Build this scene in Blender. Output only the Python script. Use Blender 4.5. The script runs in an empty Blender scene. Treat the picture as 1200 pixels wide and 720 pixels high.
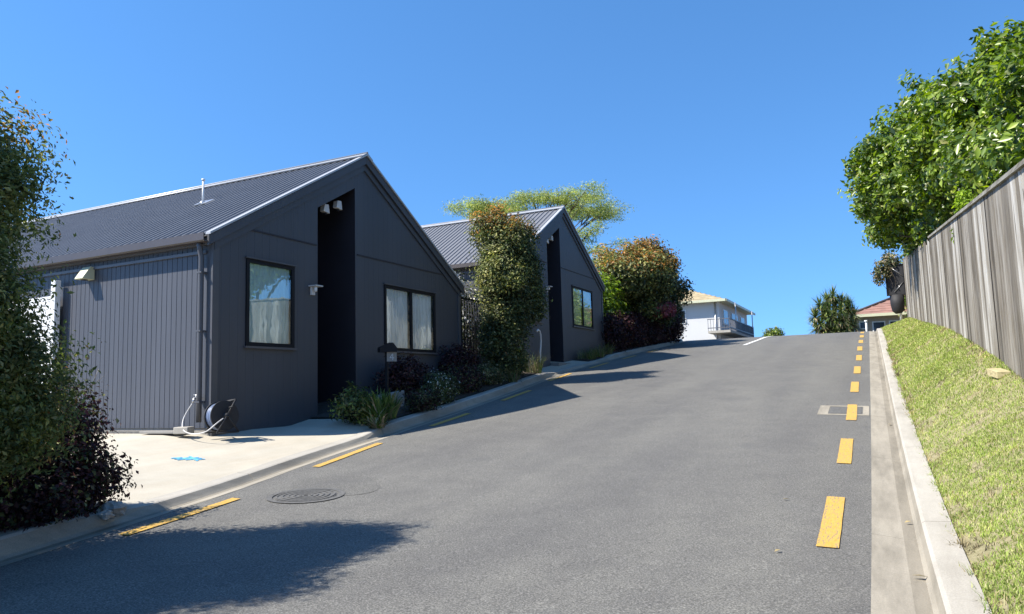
import bpy, math, random
import numpy as np
from mathutils import Vector, Matrix
random.seed(7); RNG = np.random.default_rng(7)
SC = bpy.context.scene
COL = SC.collection
R = math.radians

# ------------------------------------------------------------------ materials
def new_mat(name):
    m = bpy.data.materials.new(name); m.use_nodes = True
    nt = m.node_tree; nt.nodes.clear()
    out = nt.nodes.new('ShaderNodeOutputMaterial')
    return m, nt, out
def N(nt, t, **kw):
    n = nt.nodes.new(t)
    for k, v in kw.items():
        if k in n.inputs: n.inputs[k].default_value = v
        else: setattr(n, k, v)
    return n
def ramp(nt, stops, interp='LINEAR'):
    n = nt.nodes.new('ShaderNodeValToRGB'); cr = n.color_ramp; cr.interpolation = interp
    while len(cr.elements) < len(stops): cr.elements.new(0.5)
    for e, (p, c) in zip(cr.elements, stops):
        e.position = p; e.color = (*c, 1) if len(c) == 3 else c
    return n
def geo_coord(nt, scale=(1, 1, 1)):
    g = nt.nodes.new('ShaderNodeNewGeometry')
    mp = nt.nodes.new('ShaderNodeMapping'); mp.inputs['Scale'].default_value = scale
    nt.links.new(g.outputs['Position'], mp.inputs['Vector'])
    return mp.outputs['Vector']
def plain(name, col, rough=.6, metal=0., var=.12, nscale=6., bump=.0, bscale=60., spec=.5, stretch=(1, 1, 1)):
    """paint / metal with slight uneven tone and optional fine bump"""
    m, nt, out = new_mat(name)
    v = geo_coord(nt, stretch)
    n = N(nt, 'ShaderNodeTexNoise'); n.inputs['Scale'].default_value = nscale; n.inputs['Detail'].default_value = 6
    nt.links.new(v, n.inputs['Vector'])
    lo = tuple(c * (1 - var) for c in col); hi = tuple(min(1, c * (1 + var)) for c in col)
    r = ramp(nt, [(.3, lo), (.7, hi)]); nt.links.new(n.outputs['Fac'], r.inputs['Fac'])
    p = N(nt, 'ShaderNodeBsdfPrincipled'); p.inputs['Roughness'].default_value = rough
    p.inputs['Metallic'].default_value = metal; p.inputs['Specular IOR Level'].default_value = spec
    nt.links.new(r.outputs['Color'], p.inputs['Base Color'])
    if bump > 0:
        n2 = N(nt, 'ShaderNodeTexNoise'); n2.inputs['Scale'].default_value = bscale; n2.inputs['Detail'].default_value = 4
        nt.links.new(v, n2.inputs['Vector'])
        b = N(nt, 'ShaderNodeBump'); b.inputs['Strength'].default_value = bump; b.inputs['Distance'].default_value = .01
        nt.links.new(n2.outputs['Fac'], b.inputs['Height']); nt.links.new(b.outputs['Normal'], p.inputs['Normal'])
    nt.links.new(p.outputs[0], out.inputs['Surface'])
    return m
def leaf_mat(name, stops, trans=.3, rough=.5, spec=.3, clump=2.6, cv=1.):
    """leaves: each leaf its own tone, some light passes through"""
    m, nt, out = new_mat(name)
    g = nt.nodes.new('ShaderNodeNewGeometry')
    r = ramp(nt, stops); nt.links.new(g.outputs['Random Per Island'], r.inputs['Fac'])
    cn = N(nt, 'ShaderNodeTexNoise'); cn.inputs['Scale'].default_value = clump; cn.inputs['Detail'].default_value = 2
    nt.links.new(g.outputs['Position'], cn.inputs['Vector'])
    cr_ = ramp(nt, [(.34, (1-.45*cv, 1-.42*cv, 1-.38*cv)), (.5, (1, 1, 1)), (.66, (1+.5*cv, 1+.42*cv, 1+.1*cv))]); nt.links.new(cn.outputs['Fac'], cr_.inputs['Fac'])
    col = mixc(nt, r.outputs['Color'], cr_.outputs['Color'], 1., 'MULTIPLY')
    p = N(nt, 'ShaderNodeBsdfPrincipled'); p.inputs['Roughness'].default_value = rough
    p.inputs['Specular IOR Level'].default_value = spec
    nt.links.new(col, p.inputs['Base Color'])
    t = nt.nodes.new('ShaderNodeBsdfTranslucent')
    hs = N(nt, 'ShaderNodeHueSaturation'); hs.inputs['Value'].default_value = 1.3; hs.inputs['Saturation'].default_value = 1.1
    nt.links.new(col, hs.inputs['Color']); nt.links.new(hs.outputs['Color'], t.inputs['Color'])
    mx = nt.nodes.new('ShaderNodeMixShader'); mx.inputs[0].default_value = trans
    nt.links.new(p.outputs[0], mx.inputs[1]); nt.links.new(t.outputs[0], mx.inputs[2])
    nt.links.new(mx.outputs[0], out.inputs['Surface'])
    return m
def mixc(nt, a, b, fac, mode='MIX', f=1.0):
    n = nt.nodes.new('ShaderNodeMix'); n.data_type = 'RGBA'; n.blend_type = mode
    for sock, v in ((n.inputs[6], a), (n.inputs[7], b)):
        if isinstance(v, (tuple, list)): sock.default_value = (*v, 1) if len(v) == 3 else v
        else: nt.links.new(v, sock)
    if isinstance(fac, (int, float)): n.inputs[0].default_value = fac
    else: nt.links.new(fac, n.inputs[0])
    return n.outputs[2]

def asphalt_mat(name='asphalt', k=1.0):
    m, nt, out = new_mat(name)
    v = geo_coord(nt)
    fine = N(nt, 'ShaderNodeTexNoise'); fine.inputs['Scale'].default_value = 95; fine.inputs['Detail'].default_value = 3; fine.inputs['Roughness'].default_value = .8
    vor = N(nt, 'ShaderNodeTexVoronoi'); vor.inputs['Scale'].default_value = 150
    mid = N(nt, 'ShaderNodeTexNoise'); mid.inputs['Scale'].default_value = 2.2; mid.inputs['Detail'].default_value = 7; mid.inputs['Roughness'].default_value = .62
    v2 = geo_coord(nt, (1.3, .16, .16))
    big = N(nt, 'ShaderNodeTexNoise'); big.inputs['Scale'].default_value = .9; big.inputs['Detail'].default_value = 4
    for n in (fine, vor, mid): nt.links.new(v, n.inputs['Vector'])
    nt.links.new(v2, big.inputs['Vector'])
    r1 = ramp(nt, [(.30, (.052*k, .050*k, .046*k)), (.5, (.138*k, .133*k, .121*k)), (.68, (.29*k, .28*k, .255*k))]); nt.links.new(fine.outputs['Fac'], r1.inputs['Fac'])
    r2 = ramp(nt, [(.3, (.88, .88, .89)), (.7, (1.08, 1.08, 1.07))]); nt.links.new(mid.outputs['Fac'], r2.inputs['Fac'])
    r3 = ramp(nt, [(.34, (.87, .87, .89)), (.62, (1.06, 1.06, 1.05))]); nt.links.new(big.outputs['Fac'], r3.inputs['Fac'])
    rv = ramp(nt, [(0., (.75, .75, .75)), (1., (1.25, 1.25, 1.22))]); nt.links.new(vor.outputs['Color'], rv.inputs['Fac'])
    c = mixc(nt, r1.outputs['Color'], r2.outputs['Color'], 1.0, 'MULTIPLY')
    c = mixc(nt, c, r3.outputs['Color'], 1.0, 'MULTIPLY')
    c = mixc(nt, c, rv.outputs['Color'], 1.0, 'MULTIPLY')
    # faint oil spots
    sp = N(nt, 'ShaderNodeTexNoise'); sp.inputs['Scale'].default_value = 1.1; sp.inputs['Detail'].default_value = 3
    nt.links.new(v, sp.inputs['Vector'])
    rs = ramp(nt, [(.64, (0, 0, 0)), (.74, (1, 1, 1))]); nt.links.new(sp.outputs['Fac'], rs.inputs['Fac'])
    ml = N(nt, 'ShaderNodeMath', operation='MULTIPLY'); ml.inputs[1].default_value = .35
    nt.links.new(rs.outputs['Color'], ml.inputs[0])
    c = mixc(nt, c, (.075*k, .075*k, .078*k), ml.outputs[0])
    p = N(nt, 'ShaderNodeBsdfPrincipled'); p.inputs['Roughness'].default_value = .82; p.inputs['Specular IOR Level'].default_value = .35
    nt.links.new(c, p.inputs['Base Color'])
    b = N(nt, 'ShaderNodeBump'); b.inputs['Strength'].default_value = .55; b.inputs['Distance'].default_value = .006
    nt.links.new(fine.outputs['Fac'], b.inputs['Height']); nt.links.new(b.outputs['Normal'], p.inputs['Normal'])
    nt.links.new(p.outputs[0], out.inputs['Surface'])
    return m
def concrete_mat(name, col, stain=.35, grit=.12, warm=(.16, .14, .11)):
    m, nt, out = new_mat(name)
    v = geo_coord(nt); v2 = geo_coord(nt, (3.2, .5, 1.))
    a = N(nt, 'ShaderNodeTexNoise'); a.inputs['Scale'].default_value = 1.6; a.inputs['Detail'].default_value = 8; a.inputs['Roughness'].default_value = .65
    s = N(nt, 'ShaderNodeTexNoise'); s.inputs['Scale'].default_value = 1.5; s.inputs['Detail'].default_value = 7; s.inputs['Roughness'].default_value = .7
    f = N(nt, 'ShaderNodeTexNoise'); f.inputs['Scale'].default_value = 130; f.inputs['Detail'].default_value = 2
    nt.links.new(v, a.inputs['Vector']); nt.links.new(v2, s.inputs['Vector']); nt.links.new(v, f.inputs['Vector'])
    ra = ramp(nt, [(.3, tuple(c*.88 for c in col)), (.7, tuple(min(1, c*1.08) for c in col))]); nt.links.new(a.outputs['Fac'], ra.inputs['Fac'])
    rs = ramp(nt, [(.42, (0, 0, 0)), (.72, (stain,)*3)]); nt.links.new(s.outputs['Fac'], rs.inputs['Fac'])
    rf = ramp(nt, [(.3, (1-grit,)*3), (.7, (1+grit,)*3)]); nt.links.new(f.outputs['Fac'], rf.inputs['Fac'])
    c = mixc(nt, ra.outputs['Color'], warm, rs.outputs['Color'])
    c = mixc(nt, c, rf.outputs['Color'], 1., 'MULTIPLY')
    p = N(nt, 'ShaderNodeBsdfPrincipled'); p.inputs['Roughness'].default_value = .85; p.inputs['Specular IOR Level'].default_value = .3
    nt.links.new(c, p.inputs['Base Color'])
    b = N(nt, 'ShaderNodeBump'); b.inputs['Strength'].default_value = .3; b.inputs['Distance'].default_value = .004
    nt.links.new(f.outputs['Fac'], b.inputs['Height']); nt.links.new(b.outputs['Normal'], p.inputs['Normal'])
    nt.links.new(p.outputs[0], out.inputs['Surface'])
    return m
def soil_mat(name, a, b, sc=14):
    m, nt, out = new_mat(name)
    v = geo_coord(nt)
    n = N(nt, 'ShaderNodeTexNoise'); n.inputs['Scale'].default_value = sc; n.inputs['Detail'].default_value = 8; n.inputs['Roughness'].default_value = .75
    nt.links.new(v, n.inputs['Vector'])
    r = ramp(nt, [(.32, a), (.68, b)]); nt.links.new(n.outputs['Fac'], r.inputs['Fac'])
    p = N(nt, 'ShaderNodeBsdfPrincipled'); p.inputs['Roughness'].default_value = .95
    nt.links.new(r.outputs['Color'], p.inputs['Base Color'])
    bb = N(nt, 'ShaderNodeBump'); bb.inputs['Strength'].default_value = .8; bb.inputs['Distance'].default_value = .03
    nt.links.new(n.outputs['Fac'], bb.inputs['Height']); nt.links.new(bb.outputs['Normal'], p.inputs['Normal'])
    nt.links.new(p.outputs[0], out.inputs['Surface'])
    return m
def wood_mat(name, stops, zs=(14, 14, .7), dirt=True):
    """weathered vertical boards: each board its own tone, grain along z"""
    m, nt, out = new_mat(name)
    g = nt.nodes.new('ShaderNodeNewGeometry')
    r0 = ramp(nt, stops); nt.links.new(g.outputs['Random Per Island'], r0.inputs['Fac'])
    v = geo_coord(nt, zs)
    n = N(nt, 'ShaderNodeTexNoise'); n.inputs['Scale'].default_value = 1.6; n.inputs['Detail'].default_value = 8; n.inputs['Roughness'].default_value = .7
    nt.links.new(v, n.inputs['Vector'])
    rn = ramp(nt, [(.34, (.30, .28, .25)), (.44, (.85, .84, .82)), (.5, (1.0, 1., .99)), (.7, (1.2, 1.2, 1.18))]); nt.links.new(n.outputs['Fac'], rn.inputs['Fac'])
    v2 = geo_coord(nt, (2, 2, .7))
    n2 = N(nt, 'ShaderNodeTexNoise'); n2.inputs['Scale'].default_value = 1.5; n2.inputs['Detail'].default_value = 5
    nt.links.new(v2, n2.inputs['Vector'])
    rd = ramp(nt, [(.42, (1.03, 1.03, 1.03)), (.66, (.68, .64, .58))]); nt.links.new(n2.outputs['Fac'], rd.inputs['Fac'])
    c = mixc(nt, r0.outputs['Color'], rn.outputs['Color'], 1., 'MULTIPLY')
    if dirt: c = mixc(nt, c, rd.outputs['Color'], 1., 'MULTIPLY')
    p = N(nt, 'ShaderNodeBsdfPrincipled'); p.inputs['Roughness'].default_value = .9; p.inputs['Specular IOR Level'].default_value = .2
    nt.links.new(c, p.inputs['Base Color'])
    b = N(nt, 'ShaderNodeBump'); b.inputs['Strength'].default_value = .5; b.inputs['Distance'].default_value = .006
    nt.links.new(n.outputs['Fac'], b.inputs['Height']); nt.links.new(b.outputs['Normal'], p.inputs['Normal'])
    nt.links.new(p.outputs[0], out.inputs['Surface'])
    return m
def glass_mat(name, refl=.28, tint=(.75, .9, .88)):
    m, nt, out = new_mat(name)
    fr = nt.nodes.new('ShaderNodeFresnel'); fr.inputs['IOR'].default_value = 1.55
    ad = N(nt, 'ShaderNodeMath', operation='ADD'); ad.use_clamp = True; ad.inputs[1].default_value = refl
    nt.links.new(fr.outputs[0], ad.inputs[0])
    t = nt.nodes.new('ShaderNodeBsdfTransparent'); t.inputs[0].default_value = (*tint, 1)
    gl = nt.nodes.new('ShaderNodeBsdfGlossy'); gl.inputs['Color'].default_value = (.86, .95, .95, 1); gl.inputs['Roughness'].default_value = .012
    v = geo_coord(nt)
    n = N(nt, 'ShaderNodeTexNoise'); n.inputs['Scale'].default_value = 2.5; nt.links.new(v, n.inputs['Vector'])
    b = N(nt, 'ShaderNodeBump'); b.inputs['Strength'].default_value = .05; b.inputs['Distance'].default_value = .02
    nt.links.new(n.outputs['Fac'], b.inputs['Height']); nt.links.new(b.outputs['Normal'], gl.inputs['Normal'])
    mx = nt.nodes.new('ShaderNodeMixShader'); nt.links.new(ad.outputs[0], mx.inputs[0])
    nt.links.new(t.outputs[0], mx.inputs[1]); nt.links.new(gl.outputs[0], mx.inputs[2])
    nt.links.new(mx.outputs[0], out.inputs['Surface'])
    return m

M = {}
M['asphalt'] = asphalt_mat('asphalt', .88)
M['asphalt_dark'] = asphalt_mat('asphalt_dark', .80)
M['kerb'] = concrete_mat('kerb_concrete', (.31, .28, .225), stain=.62, warm=(.10, .09, .07))
M['kerb_dirt'] = concrete_mat('dirty_channel_concrete', (.235, .21, .165), stain=.7, warm=(.09, .08, .06))
M['kerb_top'] = concrete_mat('kerb_top_concrete', (.38, .355, .305), stain=.4)
M['drive'] = concrete_mat('driveway_concrete', (.43, .395, .32), stain=.3, grit=.08, warm=(.36, .29, .2))
M['footing'] = concrete_mat('footing_concrete', (.24, .23, .21), stain=.3)
def worn_paint(name, col, chip):
    m, nt, out = new_mat(name); v = geo_coord(nt, (5, .8, 1)); v1 = geo_coord(nt)
    a = N(nt, 'ShaderNodeTexNoise'); a.inputs['Scale'].default_value = 14; a.inputs['Detail'].default_value = 6; nt.links.new(v, a.inputs['Vector'])
    f = N(nt, 'ShaderNodeTexNoise'); f.inputs['Scale'].default_value = 110; f.inputs['Detail'].default_value = 3; nt.links.new(v1, f.inputs['Vector'])
    ra = ramp(nt, [(.3, tuple(c*.72 for c in col)), (.7, tuple(c*1.15 for c in col))]); nt.links.new(a.outputs['Fac'], ra.inputs['Fac'])
    mu = N(nt, 'ShaderNodeMath', operation='MULTIPLY'); nt.links.new(a.outputs['Fac'], mu.inputs[0]); nt.links.new(f.outputs['Fac'], mu.inputs[1])
    rc = ramp(nt, [(.275, (0, 0, 0)), (.315, (1, 1, 1))]); nt.links.new(mu.outputs[0], rc.inputs['Fac'])
    c = mixc(nt, ra.outputs['Color'], chip, rc.outputs['Color'])
    p = N(nt, 'ShaderNodeBsdfPrincipled'); p.inputs['Roughness'].default_value = .75; nt.links.new(c, p.inputs['Base Color'])
    b = N(nt, 'ShaderNodeBump'); b.inputs['Strength'].default_value = .5; b.inputs['Distance'].default_value = .005
    nt.links.new(f.outputs['Fac'], b.inputs['Height']); nt.links.new(b.outputs['Normal'], p.inputs['Normal'])
    nt.links.new(p.outputs[0], out.inputs['Surface']); return m
M['yellow'] = worn_paint('worn_yellow_paint', (.58, .345, .06), (.20, .165, .11))
M['white_paint'] = plain('white_road_paint', (.6, .6, .58), .7, var=.15, nscale=18)
M['wall'] = plain('charcoal_painted_board', (.056, .058, .066), .55, var=.12, nscale=1.2, bump=.12, bscale=90, stretch=(1, 1, .25))
M['wall_side'] = plain('charcoal_vertical_board', (.060, .063, .074), .5, var=.12, nscale=1.4, bump=.12, bscale=90, stretch=(3, 1, .2))
M['trim'] = plain('charcoal_trim', (.072, .072, .078), .45, var=.05)
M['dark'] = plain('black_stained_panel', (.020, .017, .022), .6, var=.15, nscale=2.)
M['black'] = plain('black_powder_coat', (.010, .010, .012), .6, var=.1, spec=.2)
M['blackplastic'] = plain('black_plastic', (.014, .014, .016), .7, var=.1)
M['roof'] = plain('grey_roof_steel', (.145, .147, .155), .5, var=.06, nscale=1.6, spec=.5)
M['ridge'] = plain('ridge_glint_steel', (.36, .36, .36), .35, metal=.1, var=.06)  # paler than the roof: the sun glint along the ridge is in the colour
M['gutter'] = plain('brown_grey_gutter', (.060, .050, .047), .4, var=.06)
M['vergef'] = plain('verge_glint_steel', (.42, .42, .42), .35, metal=.1, var=.05)  # pale base colour carries the sun glint of the rake edge
M['lighttrim'] = plain('pale_fascia_strip', (.10, .105, .12), .45, var=.05)
M['glass'] = glass_mat('window_glass', .16, (.97, 1., 1.))
M['glass_mirror'] = glass_mat('coated_window_glass', .20, (.80, .92, .89))
M['curtain'] = plain('white_curtain', (.92, .92, .92), .9, var=.08, nscale=9, stretch=(1, 6, .4))
M['cream'] = plain('cream_lamp_housing', (.50, .50, .34), .5, var=.06)
M['greylamp'] = plain('pale_grey_lamp_housing', (.55, .53, .5), .5, var=.08)
M['white'] = plain('white_paint', (.68, .68, .66), .5, var=.05)
M['steel'] = plain('galvanised_steel', (.5, .5, .5), .35, metal=.8, var=.1)
M['fence'] = wood_mat('weathered_fence_timber', [(0, (.10, .09, .075)), (.25, (.22, .20, .17)), (.6, (.33, .31, .275)), (1, (.50, .485, .45))])
M['fencedark'] = wood_mat('dark_timber_gap_shade', [(0, (.018, .016, .014)), (1, (.035, .03, .026))])  # near-black timber; on the paling fence it paints the shade in the gaps
M['fencecap'] = wood_mat('weathered_cap_timber', [(0, (.24, .23, .2)), (1, (.32, .31, .28))], zs=(30, 1.5, 30))
M['freshwood'] = wood_mat('offcut_timber', [(0, (.42, .36, .2)), (1, (.46, .4, .24))], zs=(6, 30, 30), dirt=False)
M['bark'] = plain('tree_bark', (.13, .10, .075), .9, var=.35, nscale=22, bump=.8, bscale=40, stretch=(1, 1, .3))
M['palebark'] = plain('pale_bark', (.26, .23, .19), .9, var=.3, nscale=22, bump=.6, bscale=40, stretch=(1, 1, .3))
M['soil'] = soil_mat('garden_soil', (.018, .014, .011), (.07, .055, .042))
M['turf'] = soil_mat('verge_turf', (.17, .16, .07), (.34, .29, .17), 12)
M['farground'] = soil_mat('far_ground', (.05, .06, .03), (.12, .115, .07), 1.5)
M['iron'] = plain('cast_iron_cover', (.10, .098, .092), .85, metal=.0, var=.3, nscale=30, bump=.5, bscale=80)
M['stone'] = concrete_mat('edging_stone', (.30, .29, .265), stain=.5)
M['hose'] = plain('pale_blue_hose', (.13, .17, .26), .4, var=.08)
M['blue'] = plain('blue_spray_paint', (.10, .36, .56), .7, var=.4, nscale=30)
M['rendered'] = plain('white_render', (.51, .51, .50), .8, var=.04, nscale=.8)
M['tile_pale'] = plain('buff_roof_tile', (.36, .29, .17), .7, var=.2, nscale=3)
M['tile_red'] = plain('terracotta_roof_tile', (.25, .135, .105), .8, var=.18, nscale=2.5)
M['darkglass'] = plain('dark_window_glass', (.03, .035, .045), .12, var=.1)
M['brick'] = plain('beige_brick', (.33, .28, .22), .85, var=.14, nscale=12)

L = {}
L['lilly'] = leaf_mat('lillypilly_green', [(0, (.024, .038, .015)), (.5, (.058, .078, .028)), (.85, (.11, .125, .045)), (1, (.22, .21, .11))], .28)
L['lilly_or'] = leaf_mat('lillypilly_new_growth', [(0, (.17, .16, .05)), (.45, (.38, .21, .06)), (1, (.52, .26, .10))], .4)
L['lilly_yel'] = leaf_mat('lillypilly_yellow_green', [(0, (.10, .14, .03)), (.5, (.20, .22, .07)), (1, (.36, .34, .13))], .3)
L['burg'] = leaf_mat('burgundy_leaf', [(0, (.016, .010, .012)), (.55, (.045, .018, .022)), (.85, (.085, .035, .042)), (1, (.10, .085, .05))], .2, spec=.15)
L['pink'] = leaf_mat('pink_new_leaf', [(0, (.18, .04, .07)), (1, (.50, .17, .22))], .35)
L['bright'] = leaf_mat('bright_green_leaf', [(0, (.03, .06, .009)), (.5, (.11, .18, .018)), (.9, (.24, .33, .04)), (1, (.38, .44, .12))], .4, rough=.35, spec=.6)
L['lime'] = leaf_mat('lime_leaf', [(0, (.10, .18, .02)), (1, (.30, .42, .05))], .45)
L['feather'] = leaf_mat('feathery_leaf', [(0, (.20, .27, .06)), (.6, (.36, .43, .13)), (1, (.52, .52, .22))], .45)
L['yucca'] = leaf_mat('yucca_leaf', [(0, (.04, .07, .02)), (.6, (.13, .19, .05)), (1, (.34, .36, .17))], .2)
L['deadleaf'] = leaf_mat('dry_leaf', [(0, (.22, .17, .09)), (1, (.40, .34, .22))], .2)
L['strap'] = leaf_mat('strap_leaf', [(0, (.05, .09, .02)), (.6, (.11, .17, .04)), (1, (.26, .28, .10))], .25)
L['tan'] = leaf_mat('tan_grass', [(0, (.12, .10, .05)), (1, (.40, .33, .19))], .25)
L['petal_fleck'] = leaf_mat('white_petal_and_sun_fleck', [(0, (.6, .6, .6)), (1, (.8, .8, .8))], .3)
L['lilly_near'] = leaf_mat('near_tree_leaf', [(0, (.055, .075, .025)), (.5, (.135, .175, .058)), (.85, (.23, .25, .09)), (1, (.36, .35, .17))], .45, clump=4.)
L['grass'] = leaf_mat('lawn_blade', [(0, (.15, .24, .035)), (.35, (.27, .36, .075)), (.7, (.38, .44, .125)), (1, (.50, .46, .24))], .3, rough=.65, spec=.15, clump=4., cv=.35)

# ------------------------------------------------------------------ object helpers
def link(o, parent=None):
    COL.objects.link(o)
    if parent is not None: o.parent = parent
    return o
def tag(o, label=None, cat=None, group=None, kind=None):
    if label: o['label'] = label
    if cat: o['category'] = cat
    if group: o['group'] = group
    if kind: o['kind'] = kind
    return o
def empty(name, loc=(0, 0, 0), label=None, cat=None, group=None):
    """an Empty at the thing's base; its parts are built in world coordinates and hung on it"""
    o = bpy.data.objects.new(name, None); COL.objects.link(o)
    o.location = loc; o.empty_display_size = .2
    return tag(o, label, cat, group)
class MB:
    def __init__(s): s.v = []; s.f = []; s.m = []; s.mi = 0; s.sm = []; s.smooth = False
    def add(s, vs, fs):
        b = len(s.v); s.v += [tuple(map(float, v)) for v in vs]
        for f in fs: s.f.append(tuple(b + i for i in f)); s.m.append(s.mi); s.sm.append(s.smooth)
        return s
    def box(s, x0, x1, y0, y1, z0, z1):
        return s.add([(x0,y0,z0),(x1,y0,z0),(x1,y1,z0),(x0,y1,z0),(x0,y0,z1),(x1,y0,z1),(x1,y1,z1),(x0,y1,z1)],
                     [(0,3,2,1),(4,5,6,7),(0,1,5,4),(1,2,6,5),(2,3,7,6),(3,0,4,7)])
    def obox(s, c, ax, ay, az):
        c, ax, ay, az = map(Vector, (c, ax, ay, az)); vs = []
        for k in (-1, 1):
            for i, j in ((-1,-1),(1,-1),(1,1),(-1,1)): vs.append(c + ax*i + ay*j + az*k)
        return s.add(vs, [(0,3,2,1),(4,5,6,7),(0,1,5,4),(1,2,6,5),(2,3,7,6),(3,0,4,7)])
    def prism(s, poly, ext):
        """poly: 3-D points in a plane; ext: extrusion vector"""
        n = len(poly); e = Vector(ext); a = [Vector(p) for p in poly]
        fs = [tuple(range(n))[::-1], tuple(range(n, 2*n))] + [(i, (i+1) % n, n+(i+1) % n, n+i) for i in range(n)]
        return s.add([*a, *[p+e for p in a]], fs)
    def tube(s, pts, rad, n=8, cap=True):
        pts = [Vector(p) for p in pts]
        if isinstance(rad, (int, float)): rad = [rad]*len(pts)
        vs = []; up = Vector((0, 0, 1)); prev = None
        for i, p in enumerate(pts):
            d = (pts[min(i+1, len(pts)-1)] - pts[max(i-1, 0)]); d = d.normalized() if d.length > 1e-9 else up
            if prev is None: a = d.cross(up if abs(d.z) < .95 else Vector((1, 0, 0))).normalized()
            else: a = (prev - d*prev.dot(d)); a = a.normalized() if a.length > 1e-6 else d.orthogonal().normalized()
            b = d.cross(a); prev = a
            for k in range(n):
                t = 2*math.pi*k/n; vs.append(p + (a*math.cos(t) + b*math.sin(t))*rad[i])
        fs = [(i*n+k, i*n+(k+1) % n, (i+1)*n+(k+1) % n, (i+1)*n+k) for i in range(len(pts)-1) for k in range(n)]
        if cap: fs += [tuple(range(n))[::-1], tuple(range((len(pts)-1)*n, len(pts)*n))]
        old = s.smooth; s.smooth = True; s.add(vs, fs); s.smooth = old
        return s
    def grid(s, fn, nu, nv):
        vs = [fn(i/nu, j/nv) for i in range(nu+1) for j in range(nv+1)]
        fs = [(i*(nv+1)+j, (i+1)*(nv+1)+j, (i+1)*(nv+1)+j+1, i*(nv+1)+j+1) for i in range(nu) for j in range(nv)]
        return s.add(vs, fs)
    def build(s, name, mats, parent=None, bevel=0):
        me = bpy.data.meshes.new(name); me.from_pydata(s.v, [], s.f)
        if not isinstance(mats, (list, tuple)): mats = [mats]
        for m in mats: me.materials.append(m)
        me.polygons.foreach_set('material_index', s.m); me.polygons.foreach_set('use_smooth', s.sm)
        me.validate(); me.update()
        o = bpy.data.objects.new(name, me); link(o, parent)
        if parent is not None: o.matrix_parent_inverse = Matrix.Translation(-Vector(parent.location)) if parent.parent is None else Matrix.Identity(4)
        if bevel:
            b = o.modifiers.new('bevel', 'BEVEL'); b.width = bevel; b.segments = 2; b.limit_method = 'ANGLE'
        return o
def under(o, p):
    """hang sub-part o (world coordinates) on part p"""
    o.parent = p; o.matrix_parent_inverse = Matrix.Identity(4); return o
def np_mesh(name, V, F, mats, mi=None, parent=None, smooth=False):
    me = bpy.data.meshes.new(name); k = F.shape[1]
    me.vertices.add(len(V)); me.vertices.foreach_set('co', V.astype(np.float32).ravel())
    me.loops.add(F.size); me.loops.foreach_set('vertex_index', F.astype(np.int32).ravel())
    me.polygons.add(len(F)); me.polygons.foreach_set('loop_start', np.arange(0, F.size, k, dtype=np.int32))
    for m in (mats if isinstance(mats, (list, tuple)) else [mats]): me.materials.append(m)
    if mi is not None: me.polygons.foreach_set('material_index', np.asarray(mi, np.int32))
    me.update(calc_edges=True)
    o = bpy.data.objects.new(name, me); link(o, parent)
    if parent is not None: o.matrix_parent_inverse = Matrix.Translation(-Vector(parent.location)) if parent.parent is None else Matrix.Identity(4)
    return o

# ------------------------------------------------------------------ the lie of the land
_py=[-60,-20,-6,0,2.5,5.3,8.3,11.3,14.3,17.3,20.3,23.3,26.3,29.3,33,36,39,43,50,70,120]
_pz=[-3.0,-1.2,-.35,-.09,-.04,.02,.24,.51,.84,1.17,1.5,1.84,2.18,2.5,2.88,3.08,3.22,3.3,3.25,2.4,0.0]
_Y=np.arange(-60,120,.1); _Z=np.interp(_Y,_py,_pz)
_k=np.exp(-(np.arange(-20,21)*.1/.8)**2); _k/=_k.sum()
_Z=np.convolve(np.pad(_Z,20,mode='edge'),_k,'valid')
def zr(y): return np.interp(y,_Y,_Z)
def cs(y): return np.interp(y,[20,31],[-.03,0.])
def zroad(x,y): return zr(y)+cs(y)*x
_xy=[-60,-10,-3,0,2.7,3.73,5.55,7,8.4,10,12,14,16,18,20,24,28,31,35,38,42,50,70,120]
_xx=[-3,-3.2,-3.6,-4.1,-4.77,-5.09,-5.6,-5.93,-6.12,-6.3,-6.5,-6.65,-6.9,-7.02,-7.02,-7.15,-7.25,-7.35,-7.8,-8.8,-11,-16,-22,-30]
_XS=np.convolve(np.pad(np.interp(_Y,_xy,_xx),20,mode='edge'),_k,'valid')
def xl(y): return np.interp(y,_Y,_XS)
XR=-.10
def kh(y): return np.interp(y,[3.6,4.3,8.2,9.0,16.6,17.3,21.6,22.3],[.11,.045,.045,.11,.11,.045,.045,.11])
def xk(y): return xl(y)-.46
def ktop(y): return zroad(xl(y),y)+kh(y)
_fy=[-60,-20,0,4,9.4,10.9,13.9,17.2,24,33,40,120]
_fz=[-1.8,-.5,.35,.55,1.02,1.28,1.64,2.02,2.58,3.38,3.7,.6]
_FZ=np.convolve(np.pad(np.interp(_Y,_fy,_fz),20,mode='edge'),_k,'valid')
def zf(y): return np.interp(y,_Y,_FZ)
XF=1.4
def bank(x,y):
    t=np.clip((x-.36)/(XF-.36),0,None); a=zr(y)+.095; b=zf(y)
    tt=np.clip(t,0,1); s=tt*(1.15-.15*tt)
    return np.where(t<=1, a+(b-a)*s, b+np.minimum((x-XF)*.08,.8))
def yard(x,y):
    d=np.maximum(xk(y)-x,0); base=ktop(y)
    cap=np.interp(y,[8.6,9.6,11],[.60,.78,9.])
    return np.maximum(np.minimum(base+.11*np.minimum(d,2.2),cap), np.minimum(base, cap+9))
def gz(x,y):
    x=np.asarray(x,float); y=np.asarray(y,float)
    r=np.where(x>.36, bank(x,y), np.where(x<xk(y), yard(x,y), zroad(x,y)))
    return r

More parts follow.
